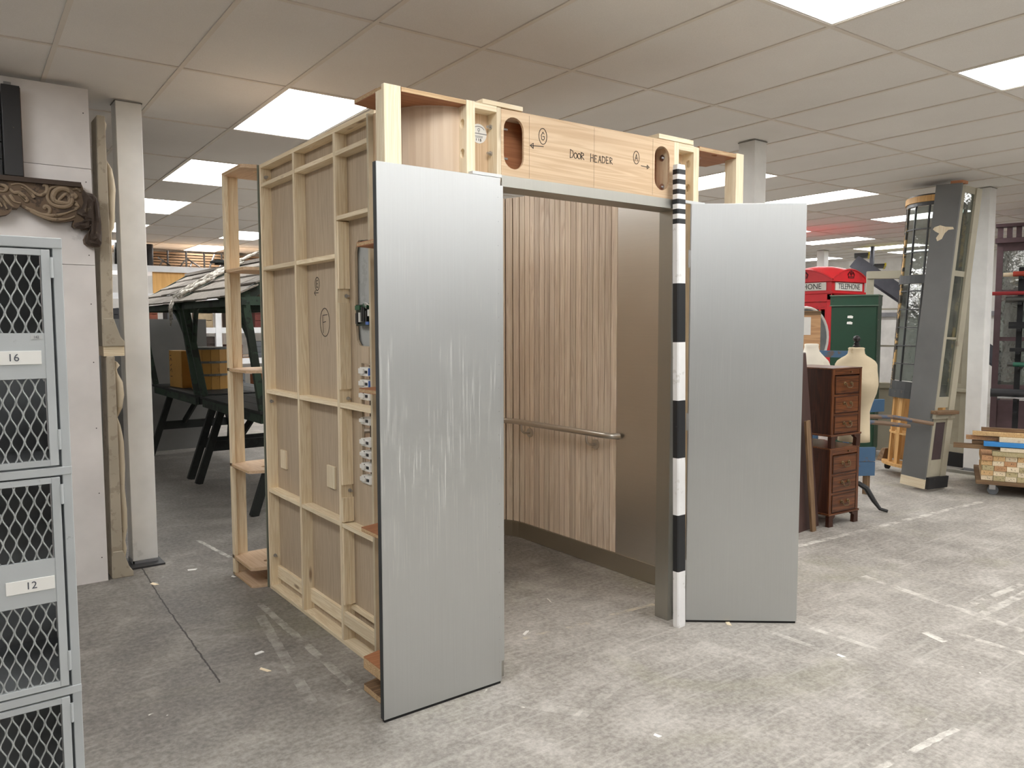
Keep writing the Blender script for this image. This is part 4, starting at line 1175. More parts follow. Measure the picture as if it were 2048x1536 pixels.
lb('cap', M_DKGREEN, cap, (2.42, 8.40, 2.235, 2.68, 8.60, 2.262), (2.46, 8.43, 2.222, 2.64, 8.57, 2.235))
# yellow cases on the far stall
M_YEL = paint('yellow_case', (196, 148, 72), (150, 108, 52), .7, .55, 5, .6)
M_STRAP = plain('strap_grey', (110, 112, 108), .6)
c1 = root('wooden_tub', 'tall yellow wooden tub with grey hoops on the far stall table', 'tub', (2.50, 9.0, .872))
n = 14
for k in range(n):
    a0, a1 = 2 * PI * k / n + .01, 2 * PI * (k + 1) / n - .01
    pr = lambda a, r_, z: (r_ * math.cos(a), r_ * math.sin(a), z)
    MB().hexa([pr(a0, .20, 0), pr(a1, .20, 0), pr(a1, .182, 0), pr(a0, .182, 0)], [pr(a0, .205, .46), pr(a1, .205, .46), pr(a1, .187, .46), pr(a0, .187, .46)]).build('stave', M_YEL, c1)
for z in (.16, .30, .452):
    mb = MB(); mb.lathe([(.203, z - .012), (.2095, z - .012), (.2095, z + .012), (.203, z + .012)], 20); mb.build('hoop', M_STRAP, c1)
mb = MB(); mb.lathe([(.18, .02), (.18, .03)], 16); mb.build('tub_base', M_YEL, c1)
c2 = root('yellow_crate', 'narrow yellow crate with dark stencil marks beside the wooden tub', 'crate', (2.30, 9.42, .872), .1)
lb2 = MB().box(-.07, -.2, 0, .07, .2, .42).build('body', M_YEL, c2, bevel=.004)
MB().box(-.072, -.2, .02, -.07, -.17, .40).build('batten', M_YEL, c2)
strokes('stencil_marks', [[(.02, .36), (.06, .36)], [(.02, .30), (.05, .33), (.08, .30)], [(.03, .24), (.07, .26)], [(.02, .18), (.06, .21), (.08, .17)], [(.03, .12), (.08, .12)]], M_PEN, c2, (-.0705, .19, 0), (0, -1, 0), (0, 0, 1), .008, .001)
gs = struct(B('wall_screen', plain('grey_screen', (120, 120, 118), .85, 0, .06, 2), None, (1.30, 10.42, 0, 2.86, 10.48, 1.66)))
# ------------------------------------------------------------------ racking at the back left
M_RACK = plain('rack_white', (226, 228, 230), .5, .1, .03)
def rack(name_label, x0, x1, y, bays, zsh, loc):
    r = root('pallet_rack', name_label, 'shelving', loc)
    n = bays
    for k in range(n + 1):
        x = x0 + (x1 - x0) * k / n
        lb('upright', M_RACK, r, (x - .05, y - .02, 0, x + .05, y + .06, 2.58))
        lb('upright', M_RACK, r, (x - .04, y + .75, 0, x + .04, y + .83, 2.58))
    for z in zsh:
        for k in range(n):
            a, b = x0 + (x1 - x0) * k / n + .05, x0 + (x1 - x0) * (k + 1) / n - .05
            lb('beam', M_RACK, r, (a, y - .01, z - .10, b, y + .04, z))
            lb('shelf_board', PLYFACE('x'), r, (a, y + .041, z - .025, b, y + .745, z - .004))
    return r
rk = rack('white boltless racking behind the market stalls', 1.55, 5.3, 14.0, 3, (.35, 1.0, 1.55, 2.12, 2.58), (3.4, 14.4, 0))
pm = OKOUME('z')
for k, (x, w, lab) in enumerate(((3.02, .65, 'plywood back panel seen between two white rack uprights'), (3.78, .22, 'narrow plywood panel right of the white rack upright'))):
    o = B('plywood_sheet', wood('rack_ply', (226, 180, 112), (204, 152, 84), 'z', .4, .6), None, (x, 14.06, 2.121, x + w, 14.08, 2.50)); tag(o, lab, 'plywood sheet')
tn = 0
for k in range(9):
    x = 1.75 + k * .16
    mb = MB(); hgt = .30 + .06 * (k % 3)
    mb.pipe((x, 14.3, 2.58), (x + .01, 14.32, 2.58 + hgt * .9), .06, .008, 12)
    o = mb.build('black_tube', M_BLACK, None, smooth=True); tag(o, '%s short black tube from the left on top of the white rack' % ['first', 'second', 'third', 'fourth', 'fifth', 'sixth', 'seventh', 'eighth', 'ninth'][k], 'tube', 'black tubes on the rack top')
tr = root('tripod_legs', 'folded metal stand lying on top of the white rack', 'metal stand', (3.6, 14.3, 2.58))
DM = plain('dull_metal', (96, 94, 92), .4, .7)
for k in range(7):
    x = 3.15 + k * .17
    MB().tube([(x, 14.1 + .03 * k, 2.6), (x + random.uniform(-.2, .3), 14.4, 2.6 + random.uniform(.1, .32))], .014, 6).build('leg', DM, tr, world=True, smooth=True)
for k in range(4):
    x = 3.3 + k * .3
    MB().tube([(x, 14.2, 2.585), (x, 14.2, 2.86)], .016, 6).build('upright', DM, tr, world=True, smooth=True)
for k in range(7):
    z = 2.60 + k * .05
    o = B('timber_plank', OLDWOOD('x'), None, (2.9 + .1 * (k % 3), 15.3, z, 5.6, 15.5, z + .035)); tag(o, '%s plank up in the stack on the far rear racking' % ['first', 'second', 'third', 'fourth', 'fifth', 'sixth', 'seventh'][k], 'plank', 'planks stacked on the far racking')
rk2 = rack('second white racking run behind, carrying stacked planks', 1.5, 6.3, 15.2, 3, (1.0, 1.9, 2.58), (3.9, 15.6, 0))
# goods on the shelves
gcols = [(120, 62, 40), (58, 46, 40), (150, 84, 44), (70, 72, 76), (96, 40, 32), (40, 40, 44), (168, 150, 120), (88, 92, 96)]
rng = random.Random(3)
for zi, z in enumerate((.35, 1.0, 1.55)):
    for k in range(7):
        x = 1.68 + k * .5 + rng.uniform(0, .06)
        c = gcols[(k * 3 + zi * 5) % 8]
        w, h = rng.uniform(.24, .38), rng.uniform(.22, .40)
        g = root('storage_crate', '%s slatted crate, %s from the left on the %s shelf of the white racking' % (['rust', 'dark brown', 'orange brown', 'grey', 'dark red', 'black', 'tan', 'blue grey'][(k * 3 + zi * 5) % 8], ['first', 'second', 'third', 'fourth', 'fifth', 'sixth', 'seventh'][k], ['bottom', 'second', 'third'][zi]), 'crate', (x + w / 2, 14.2, z), 0, 'crates on the white racking')
        m = plain('crate_%d_%d_%d' % c, c, .6, 0, .1)
        mb = MB()
        for s in range(3):
            mb = MB().box(-w / 2, -.12, s * h / 3 + .004, w / 2, -.105, (s + 1) * h / 3 - .006); mb.build('slat', m, g)
        mb = MB(); mb.box(-w / 2, -.104, 0, -w / 2 + .02, .2, h); mb.build('side', m, g)
        mb = MB(); mb.box(w / 2 - .02, -.104, 0, w / 2, .2, h); mb.build('side', m, g)
        mb = MB(); mb.box(-w / 2 + .02, -.104, 0, w / 2 - .02, .2, .015); mb.build('base', m, g)
        mb = MB(); mb.box(-w / 2 + .02, .185, .015, w / 2 - .02, .2, h); mb.build('back', m, g)
# ------------------------------------------------------------------ right side: stacked pedestal drawers
M_BRASS = plain('aged_brass', (150, 132, 104), .35, .9, .1)
M_DKM = wood('dark_mahogany', (70, 36, 22), (34, 16, 10), 'z', .8, .4, 0, .6)
def pedestal(label, z0, h, loc, draw_h, top=True):
    r = root('desk_pedestal', label, 'drawer unit', (loc[0], loc[1], z0), -math.radians(4.2), 'stacked mahogany desk pedestals')
    w, dp = .372, .46
    ft = .105
    B('side_panel', M_DKM, r, (0, .006, ft, .018, dp, h))
    B('side_panel', M_DKM, r, (w - .018, .006, ft, w, dp, h))
    B('back_panel', M_DKM, r, (.018, dp - .012, ft, w - .018, dp, h))
    B('top_board', MAHOG('x'), r, (-.006, -.004, h, w + .006, dp + .004, h + .012), bevel=.003)
    B('base_moulding', MAHOG('x'), r, (-.010, -.012, ft - .016, w + .010, dp + .006, ft), bevel=.004)
    for x0 in (0, w - .075):
        pts = [(x0, 0), (x0, ft - .0165), (x0 + .075, ft - .0165), (x0 + .075, ft - .03), (x0 + .05, ft - .045), (x0 + .055, 0)] if x0 == 0 else [(x0, ft - .0165), (x0 + .075, ft - .0165), (x0 + .075, 0), (x0 + .02, 0), (x0 + .025, ft - .045), (x0, ft - .03)]
        for y0 in (-.008, dp - .03):
            mb = MB(); mb.plate(pts, [], y0, y0 + .03, 'xz'); o = mb.build('bracket_foot', M_DKM, r); fix_normals(o)
    B('front_stile', MAHOG('z'), r, (0, -.004, ft, .028, .006, h))
    B('front_stile', MAHOG('z'), r, (w - .028, -.004, ft, w, .006, h))
    B('slide_rail', MAHOG('x'), r, (.028, -.002, h - .042, w - .028, .006, h))
    B('slide_knob', M_BRASS, r, (w * .6, -.014, h - .028, w * .6 + .012, -.002, h - .016))
    z = h - .046
    for k, dh in enumerate(draw_h):
        B('drawer_divider', MAHOG('x'), r, (.028, -.002, z - dh - .014, w - .028, .006, z - dh + .004))
        d = B('drawer', MAHOG('x'), r, (.034, -.006, z - dh + .008, w - .034, .30, z - .004), bevel=.002)
        B('cock_bead', M_DKM, d, (.034, -.009, z - .010, w - .034, -.006, z - .004), (.034, -.009, z - dh + .008, w - .034, -.006, z - dh + .014), (.034, -.009, z - dh + .014, .040, -.006, z - .010), (w - .040, -.009, z - dh + .014, w - .034, -.006, z - .010))
        zc = z - dh / 2 + .012
        for x in (w / 2 - .035, w / 2 + .045):
            mb = MB(); mb.tube([(x, -.006, zc), (x, -.012, zc)], .014, 10); mb.tube([(x, -.012, zc), (x, -.024, zc)], .006, 8); mb.build('handle_rose', M_BRASS, d, smooth=True)
        a, b = w / 2 - .035, w / 2 + .045
        MB().tube([(a, -.022, zc), (a + .004, -.026, zc - .022), (a + .02, -.028, zc - .032), (b - .02, -.028, zc - .032), (b - .004, -.026, zc - .022), (b, -.022, zc)], .004, 6).build('handle_bail', M_BRASS, d, smooth=True)
        z -= dh + .008
    return r
pedestal('mahogany desk pedestal with three drawers, standing on the floor', 0.0, .604, (5.498, 3.262), (.148, .142, .150))
pedestal('mahogany desk pedestal with three drawers, upper one of the stack', .6165, .608, (5.500, 3.262), (.150, .142, .150))
# ------------------------------------------------------------------ leaning boards
M_BROWN = paint('brown_leather_board', (78, 58, 54), (60, 44, 42), .5, .5, 6, .6)
lbd = MB().box(-.42, 0, 0, 0, .028, 1.375).build('leaning_table_leaf', M_BROWN, None, bevel=.008)
lbd.location = (5.50, 3.335, 0); lbd.rotation_euler = (-.035, -.1385, .10)
tag(lbd, 'dark brown table leaf leaning beside the desk pedestals', 'table leaf')
l2 = MB().box(-.06, 0, 0, 0, .02, .86).build('old_plank', OLDWOOD('z'), None, bevel=.003)
l2.location = (5.345, 3.262, 0.0); l2.rotation_euler = (-.03, -.10, .05)
tag(l2, 'old bare plank leaning in front of the brown table leaf', 'plank')
# ------------------------------------------------------------------ dress forms
def dressform(label, loc, k, body, mat, rz, knob, hem=.585):
    r = root('dress_form', label, 'dress form', loc, rz)
    mb = MB(); n = 20
    vs, fs = [], []
    for z, rx, ry, oy in body:
        for q in range(n):
            a = 2 * PI * q / n
            vs.append((rx * math.cos(a), oy + ry * math.sin(a), z))
    m = len(body)
    fs = [(i * n + q, i * n + (q + 1) % n, (i + 1) * n + (q + 1) % n, (i + 1) * n + q) for i in range(m - 1) for q in range(n)]
    fs += [tuple(range(n - 1, -1, -1)), tuple((m - 1) * n + q for q in range(n))]
    mb.add(vs, fs)
    mb.build('torso', mat, r, smooth='full')
    zt = body[-1][0]
    if knob:
        mb = MB(); mb.lathe([(.012, 0), (.028, .004), (.030, .016), (.018, .022), (.022, .03), (.022, .04), (.012, .046), (.026, .058), (.030, .075), (.022, .092), (.006, .100)], 14, (0, 0, zt)); mb.build('finial', plain('ebony_finial', (36, 34, 36), .35), r, smooth=True)
    mb = MB(); mb.tube([(0, 0, .20), (0, 0, hem + .02)], .016, 10); mb.build('stem', M_BLACK, r, smooth=True)
    for q in range(3):
        a = q * 2 * PI / 3
        leg = [(0, 0, .22), (.05, 0, .225), (.11, 0, .19), (.17, 0, .09), (.22, 0, .025), (.28, 0, .012)]
        mb = MB(); mb.tube([(x * math.cos(a), x * math.sin(a), z) for x, y, z in leg], [.02, .022, .024, .02, .015, .012], 8); mb.build('leg', M_BLACK, r, smooth=True)
    return r
M_CANVAS = paint('canvas_buff', (212, 196, 166), (180, 156, 120), .6, .85, 10, .62)
M_WCANV = paint('canvas_white', (236, 230, 216), (214, 206, 190), .5, .85, 6, .6)
body = [(.585, .128, .105, 0), (.66, .125, .105, 0), (.75, .122, .10, 0), (.84, .118, .10, 0), (.92, .14, .12, -.015), (1.0, .168, .15, -.03), (1.07, .182, .17, -.04), (1.12, .178, .165, -.04), (1.18, .168, .105, -.01), (1.235, .165, .085, 0), (1.265, .148, .078, 0), (1.29, .115, .072, 0), (1.31, .082, .066, 0), (1.325, .068, .062, 0), (1.36, .062, .058, 0), (1.372, .066, .062, 0), (1.378, .055, .05, 0)]
dressform('buff canvas dress form with black finial on a dark tripod', (6.225, 3.480, 0), 1, body, M_CANVAS, -1.15, True)
wb = [(.60, .12, .1, 0), (.75, .125, .1, 0), (.9, .14, .11, 0), (1.05, .17, .13, 0), (1.14, .175, .125, 0), (1.20, .172, .11, 0), (1.245, .155, .09, 0), (1.28, .12, .08, 0), (1.31, .09, .07, 0), (1.335, .068, .062, 0), (1.37, .060, .055, 0), (1.396, .062, .056, 0), (1.400, .05, .045, 0)]
dressform('white torso form without finial behind the stacked pedestals', (6.295, 3.94, 0), 1, wb, M_WCANV, -.6, False)
# ------------------------------------------------------------------ notice board and oval mirror behind
NB = root('plywood_noticeboard', 'bare wooden board with a white paper sheet pinned on it', 'board', (6.83, 4.44, 0.0), -.64)
for x in (0.0, .20):
    B('support_leg', OLDWOOD('z'), NB, (x - .06, .01, 0, x - .03, .035, 1.34))
B('board', wood('notice_ply', (214, 172, 128), (176, 128, 88), 'x', .5, .65), NB, (-.25, 0, 1.30, .235, .012, 1.706), bevel=.002)
B('board_edge', OLDWOOD('x'), NB, (-.25, -.004, 1.665, .235, -.0002, 1.706))
B('paper_sheet', M_PAPER, NB, (-.12, -.006, 1.47, .135, -.0045, 1.645))
MR = root('oval_mirror', 'white framed oval mirror standing behind the wooden notice board', 'mirror', (7.06, 4.42, 0.0), -.64)
mb = MB(); mb.tube([(-.06 + .22 * math.cos(a), 0, 1.44 + .30 * math.sin(a)) for a in [2 * PI * k / 32 for k in range(33)]], .014, 8); mb.build('frame', plain('mirror_frame_white', (220, 220, 216), .4), MR, smooth=True)
mb = MB(); mb.plate([(-.06 + .21 * math.cos(a), 1.44 + .29 * math.sin(a)) for a in [2 * PI * k / 32 for k in range(32)]], [], -.003, .003, 'xz'); o = mb.build('glass', plain('mirror_back', (150, 156, 160), .15, 1.0), MR); fix_normals(o)
B('stand', M_BLACK, MR, (-.075, -.02, 0, -.045, .02, 1.14), (-.28, -.06, 0, .16, .06, .02))
# ------------------------------------------------------------------ blue hand cart
M_BLUE = paint('cart_blue', (70, 102, 134), (104, 84, 66), .8, .65, 7, .6)
M_HANDLE = paint('worn_handle', (128, 104, 84), (66, 92, 120), .8, .6, 9, .55)
HC = root('hand_cart', 'worn blue wooden hand cart with two long shafts pointing right', 'hand cart', (7.0, 3.9, 0))
def pt(x, y, z):
    return (x, y, z)
mb = MB(); mb.bar((6.55, 4.10, 1.302), (6.86, 3.87, 1.294), .05, .062); mb.build('top_rail', M_BLUE, HC, world=True)
for p in ((6.60, 4.07), (6.83, 3.895)):
    mb = MB(); mb.bar((p[0], p[1], .45), (p[0], p[1], 1.27), .04, .04); mb.build('upright', M_BLUE, HC, world=True)
for k in range(2):
    mb = MB(); mb.bar((6.74, 3.80, .24 + k * .135), (6.94, 3.655 + .02, .24 + k * .135), .035, .128); mb.build('lower_board', M_BLUE, HC, world=True)
mb = MB(); mb.bar((6.895, 3.72, 0), (6.895, 3.72, .20), .045, .05); mb.build('leg', OLDWOOD('z'), HC, world=True)
mb = MB(); mb.bar((6.62, 4.02, 0), (6.62, 4.02, .5), .045, .05); mb.build('leg', OLDWOOD('z'), HC, world=True)
mb = MB(); mb.bar((6.80, 3.90, .80), (7.32, 3.81, .795), .04, .118); mb.build('side_board', M_BLUE, HC, world=True)
mb = MB(); mb.tube([(6.75, 3.86, .725), (7.22, 3.66, .70), (7.36, 3.345, .655)], [.022, .021, .018], 8); mb.build('shaft', M_HANDLE, HC, world=True, smooth=True)
mb = MB(); mb.tube([(6.72, 3.80, .69), (6.98, 3.62, .665), (7.14, 3.455, .64)], [.022, .021, .018], 8); mb.build('shaft', M_HANDLE, HC, world=True, smooth=True)
# ------------------------------------------------------------------ red telephone box
M_RED = paint('post_red', (196, 32, 40), (150, 24, 30), .5, .4, 3, .6)
M_OPAL = plain('sign_opal', (206, 206, 198), .4, 0, .04)
TB = root('telephone_box', 'red telephone box with domed roof and TELEPHONE signs', 'telephone box', (10.73, 6.59, 0))
h2 = .45
B('plinth', plain('plinth_dark', (48, 20, 22), .6), TB, (-.46, -.46, 0, .46, .46, .16))
for sx in (-1, 1):
    for sy in (-1, 1):
        x, y = sx * (h2 - .04), sy * (h2 - .04)
        B('corner_post', M_RED, TB, (x - .04, y - .04, .16, x + .04, y + .04, 2.02), bevel=.012)
B('frieze', M_RED, TB, (-.45, -.45, 1.93, .45, .45, 2.02))
B('cornice', M_RED, TB, (-.475, -.475, 2.02, .475, .475, 2.05), (-.465, -.465, 1.905, .465, .465, 1.93))
B('head', M_RED, TB, (-.44, -.44, 2.05, .44, .44, 2.19))
B('eave', M_RED, TB, (-.478, -.478, 2.19, .478, .478, 2.212))
seg = [(-.47 + .94 * k / 16, .155 * (1 - ((k - 8) / 8) ** 2)) for k in range(17)]
for q, (rot, off) in enumerate(((0, 0), (PI / 2, 0), (PI, 0), (-PI / 2, 0))):
    mb = MB(); mb.plate([(a, 2.212 + b) for a, b in seg], [], -.475, -.45, 'xz'); o = mb.build('pediment', M_RED, TB); fix_normals(o); o.rotation_euler = (0, 0, rot)
    mb = MB(); mb.tube([(a * 1.01, -.478, 2.216 + b) for a, b in seg], .012, 6); o2 = mb.build('pediment_rim', M_RED, o); 
    # crown emblem
    cr_ = [[(-.07, 2.25), (.07, 2.25), (.07, 2.268), (-.07, 2.268), (-.07, 2.25)], circ(-.045, 2.295, .03, .028, 10, 0, PI), circ(.045, 2.295, .03, .028, 10, 0, PI), [(0, 2.268), (0, 2.345)], [(-.075, 2.27), (-.085, 2.30), (-.05, 2.335), (0, 2.345), (.05, 2.335), (.085, 2.30), (.075, 2.27)], [(-.012, 2.355), (.012, 2.355)]]
    strokes('crown_emblem', cr_, plain('crown_dark', (96, 16, 22), .5), o, (0, -.4755, 0), (1, 0, 0), (0, 0, 1), .011, .006)
    sg = MB().box(-.36, -.452, 2.065, .36, -.44, 2.178).build('sign_panel', M_OPAL, TB); sg.rotation_euler = (0, 0, rot)
    text('sign_word', 'TELEPHONE', .112, M_PEN, sg, (0, -.4535, 2.121), (PI / 2, 0, 0), .001, sx=.95)
# shallow dome
mb = MB(); n = 12; vs = []; fs = []
for i in range(n + 1):
    for j in range(n + 1):
        u, v = -1 + 2 * i / n, -1 + 2 * j / n
        hu, hv = .155 * (1 - u * u), .155 * (1 - v * v)
        z = 2.212 + max(hu, hv) + .075 * (1 - u * u) * (1 - v * v)
        vs.append((u * .448, v * .448, z))
for i in range(n):
    for j in range(n):
        a = i * (n + 1) + j
        fs.append((a, a + n + 1, a + n + 2, a + 1))
mb.add(vs, fs); mb.build('dome_roof', M_RED, TB, smooth='full')
M_DGL = glass_mat('kiosk_glass', (90, 96, 98), .3)
for q in range(4):
    rot = q * PI / 2
    dr = MB().box(-.365, -.43, .165, .365, -.41, .40).build('door_panel', M_RED, TB); dr.rotation_euler = (0, 0, rot)
    MB().box(-.365, -.43, 1.82, .365, -.41, 1.90).build('door_head', M_RED, dr)
    for x in (-.365, -.27, .245, .34):
        MB().box(x, -.432, .40, x + .025, -.408, 1.82).build('glazing_bar', M_RED, dr)
    for k in range(9):
        MB().box(-.34, -.431, .40 + k * .1745, .34, -.409, .42 + k * .1745).build('glazing_bar', M_RED, dr)
    for k in range(8):
        MB().box(-.245, -.421, .42 + k * .1745, .245, -.418, .5745 + k * .1745).build('pane', M_DGL, dr)
# ------------------------------------------------------------------ green cupboard
M_CUP = paint('bottle_green', (30, 66, 48), (22, 50, 38), .6, .45, 3, .6)
GC = root('green_cupboard', 'tall dark green painted cupboard with torn paper scraps on its door', 'cupboard', (8.62, 4.86, 0), -1.18)
w, dp, h = .25, .42, 1.905
B('carcass', M_CUP, GC, (-w, 0, .10, w, dp, h - .11))
B('base', M_BLACK, GC, (-w + .01, .02, 0, w - .01, dp - .01, .10))
B('frieze', M_CUP, GC, (-w - .012, -.012, h - .11, w + .004, dp + .01, h))
B('top_board', plain('green_top_edge', (92, 112, 96), .6), GC, (-w - .02, -.02, h, w + .01, dp + .02, h + .012))
B('frieze_bead', plain('green_top_edge', (92, 112, 96), .6), GC, (-w - .02, -.02, h - .118, w + .01, -.0125, h - .108))
B('door', M_CUP, GC, (-w + .012, -.010, .12, w - .012, -.0005, h - .13), bevel=.002)
for k, (x, z, a) in enumerate(((-.04, 1.66, .06), (-.045, 1.59, -.1))):
    mb = MB(); mb.plate([(x - .03, z - .012), (x + .028, z - .016), (x + .032, z + .008), (x + .01, z + .018), (x - .028, z + .014)], [], -.0125, -.0108, 'xz'); o = mb.build('paper_scrap', M_PAPER, GC); fix_normals(o)
for z in (1.62, 1.5, 1.38, 1.2):
    B('paint_chip', M_PAPER, GC, (w + .0002, .05 + .05 * (z > 1.4), z, w + .001, .06 + .05 * (z > 1.4), z + .012))
# ------------------------------------------------------------------ leaning bow window
M_LEADG = paint('charcoal_paint', (66, 68, 70), (196, 160, 110), .5, .5, 11, .68)
M_RAW = wood('raw_pine_unpainted', (214, 172, 112), (178, 132, 76), 'z', .8, .65, .3)
BW = root('bow_window', 'curved leaded shopfront bow window unit on casters with bare wood base', 'bow window', (8.27, 3.82, 0), rot=(0.035, 0.045, 0))
Rb = .40
A0, A1 = math.radians(108), math.radians(222)
def bp(a, r=Rb):
    return (r * math.cos(a), r * math.sin(a))
def arcplate(name, mat, parent, r0, r1, z0, z1, a0=A0, a1=A1, n=14):
    po = [bp(a0 + (a1 - a0) * k / n, r1) for k in range(n + 1)] + [bp(a1 - (a1 - a0) * k / n, r0) for k in range(n + 1)]
    mb = MB(); mb.plate(po, [], z0, z1, 'xy'); o = mb.build(name, mat, parent); fix_normals(o); return o
arcplate('base_board', M_RAW, BW, .05, Rb + .03, .09, .115)
arcplate('base_shelf', M_RAW, BW, .05, Rb - .02, .42, .438)
arcplate('sill', M_LEADG, BW, Rb - .03, Rb + .02, .80, .88)
arcplate('bottom_rail', M_LEADG, BW, Rb - .012, Rb + .012, .88, .97)
arcplate('transom', M_LEADG, BW, Rb - .016, Rb + .018, 1.965, 2.05)
arcplate('top_rail', M_LEADG, BW, Rb - .012, Rb + .012, 2.74, 2.775)
arcplate('cornice', M_RAW, BW, Rb - .06, Rb + .025, 2.775, 2.835)
arcplate('top_board', M_BLACK, BW, .05, Rb + .012, 2.835, 2.85)
NC = 5
for k in range(NC + 1):
    a = A0 + (A1 - A0) * k / NC
    x, y = bp(a)
    nm, mt, wd = ('end_stile', paint('stripped_stile', (84, 80, 74), (222, 184, 124), .9, .6, 7, .5), .03) if k in (0, 1, NC) else ('mullion', M_LEADG, .011)
    mb = MB(); mb.bar((x, y, .88), (x, y, 2.775), wd, .022, (math.cos(a), math.sin(a), 0)); mb.build(nm, mt, BW)
    mb = MB(); mb.bar((x * .9, y * .9, .115), (x * .9, y * .9, .80), .05, .03, (math.cos(a), math.sin(a), 0)); mb.build('base_batten', M_RAW, BW)
for z in (1.15, 1.335, 1.52, 1.705, 1.89, 2.28, 2.51):
    arcplate('glazing_bar', M_LEADG, BW, Rb - .008, Rb + .008, z - .006, z + .006)
zr = [.97, 1.15, 1.335, 1.52, 1.705, 1.89, 1.965]
zr2 = [2.05, 2.28, 2.51, 2.74]
for zz in (zr, zr2):
    for z0, z1 in zip(zz, zz[1:]):
        for k in range(NC):
            a, b = A0 + (A1 - A0) * k / NC + .03, A0 + (A1 - A0) * (k + 1) / NC - .03
            p, q = bp(a), bp(b)
            mb = MB(); mb.hexa([(p[0], p[1], z0 + .007), (q[0], q[1], z0 + .007), (q[0] * .99, q[1] * .99, z0 + .007), (p[0] * .99, p[1] * .99, z0 + .007)], [(p[0], p[1], z1 - .007), (q[0], q[1], z1 - .007), (q[0] * .99, q[1] * .99, z1 - .007), (p[0] * .99, p[1] * .99, z1 - .007)]); mb.build('pane', M_GLASS, BW)
B('back_board', M_RAW, BW, (.0, -.10, .115, .018, .38, .80))
tin = B('tin_can', plain('yellow_tin', (206, 200, 70), .4), None, (-.30, -.16, .4395, -.23, -.09, .56), bevel=.004); tin.location = BW.location; tin.rotation_euler = BW.rotation_euler; tag(tin, 'small yellow tin on the shelf inside the bow window base', 'tin')
for p in ((-.10, .36), (-.22, -.12)):
    mb = MB(); mb.tube([(p[0], p[1] - .015, .05), (p[0], p[1] + .015, .05)], .042, 14); mb.build('caster', M_RUBBER, BW, smooth=True)
    mb = MB(); mb.box(p[0] - .03, p[1] - .022, .06, p[0] + .03, p[1] + .022, .09); mb.build('caster_plate', M_CHROME, BW)
mb = MB(); mb.hexa([(-.16, .40, .09), (.02, .40, .09), (.02, .46, .09), (-.16, .46, .09)], [(-.10, .40, .22), (.02, .40, .22), (.02, .44, .22), (-.10, .44, .22)]); mb.build('wedge_block', OLDWOOD('z'), BW)
# ------------------------------------------------------------------ leaning shopfront pier
M_PIER = paint('pier_grey', (106, 107, 106), (150, 146, 138), .7, .6, 4.5, .735)
M_STONEC = paint('pier_stone', (168, 162, 144), (110, 98, 84), .4, .6, 6, .64)
SP = root('shopfront_pier', 'tall grey painted shopfront pier with beige panelled return, leaning back', 'shopfront pier', (7.385, 3.430, 0), rot=(-.035, .067, -1.66))
# local: x along the face (to the right in view) 0..-, face normal -y
wf, df = .235, .33
B('face_board', M_PIER, SP, (-wf, 0, .12, 0, .022, 2.845))
mb = MB(); mb.plate([(-.20, 2.46), (-.15, 2.475), (-.10, 2.46), (-.03, 2.455), (-.02, 2.435), (-.07, 2.43), (-.10, 2.40), (-.12, 2.35), (-.16, 2.33), (-.175, 2.36), (-.15, 2.40), (-.19, 2.42), (-.215, 2.44)], [], -.0012, -.0002, 'xz'); o = mb.build('bare_wood_patch', PINEP('z'), SP); fix_normals(o)
B('foot_board', PINEP('x'), SP, (-wf, -.001, .03, 0, .021, .12))
B('top_block', PLYRED('x'), SP, (-.11, .01, 2.846, 0, .10, 2.872))
B('return_stile', M_STONEC, SP, (-.022, .023, .12, 0, .07, 2.83))
B('return_stile', M_STONEC, SP, (-.022, df - .09, .12, .012, df, 2.83))
for z0, z1 in ((.14, .30), (.66, .74), (.80, .90), (2.02, 2.07), (2.77, 2.83)):
    B('return_rail', M_STONEC, SP, (-.02, .07, z0, -.002, df - .09, z1))
B('lower_panel', plain('maroon_panel', (70, 58, 62), .5, 0, .08), SP, (-.018, .07, .30, -.010, df - .09, .66))
B('sill', OLDWOOD('y'), SP, (-.02, -.01, .742, .06, df + .01, .775), bevel=.006)
B('sill_bead', M_STONEC, SP, (-.02, .0, .70, .03, df, .7415))
for k, (z0, z1) in enumerate(((.90, 1.44), (1.46, 2.02), (2.07, 2.77))):
    B('return_pane', M_GLASS, SP, (-.014, .07, z0, -.009, df - .09, z1))
B('return_bar', M_STONEC, SP, (-.018, .07, 1.44, -.002, df - .09, 1.46))
B('plinth', paint('black_plinth', (40, 40, 42), (96, 92, 88), .6, .6, 8, .62), SP, (-.03, .022, .03, .03, df + .02, .14))
B('inner_stile', M_STONEC, SP, (-wf, df - .05, .12, -wf + .05, df, 2.83))
mb = MB(); mb.tube([(-wf + .07, .12, .045), (-wf + .10, .12, .045)], .04, 14); mb.build('caster', M_RUBBER, SP, smooth=True)
# tall beige panel between pier and column
TP = root('panelled_flat', 'tall beige panelled flat standing between the pier and the white column', 'panelled flat', (9.02, 3.90, 0), rot=(0, .012, -1.60))
B('stile', M_STONEC, TP, (-.26, 0, .16, -.20, .03, 2.78)); B('stile', M_STONEC, TP, (.06, 0, .16, .14, .03, 2.78))
for z0, z1 in ((.16, .24), (.80, .92), (2.66, 2.78)):
    B('rail', M_STONEC, TP, (-.20, .002, z0, .06, .028, z1))
B('panel', plain('beige_panel', (150, 144, 126), .6, 0, .05), TP, (-.20, .012, .24, .06, .02, .80))
B('panel', plain('beige_panel', (150, 144, 126), .6, 0, .05), TP, (-.20, .012, .92, .06, .02, 2.66))
B('dado_moulding', M_STONEC, TP, (-.26, -.03, .83, .14, -.0005, .87), bevel=.006)
B('plinth', M_BLACK, TP, (-.27, -.012, 0.0, .15, .035, .158))
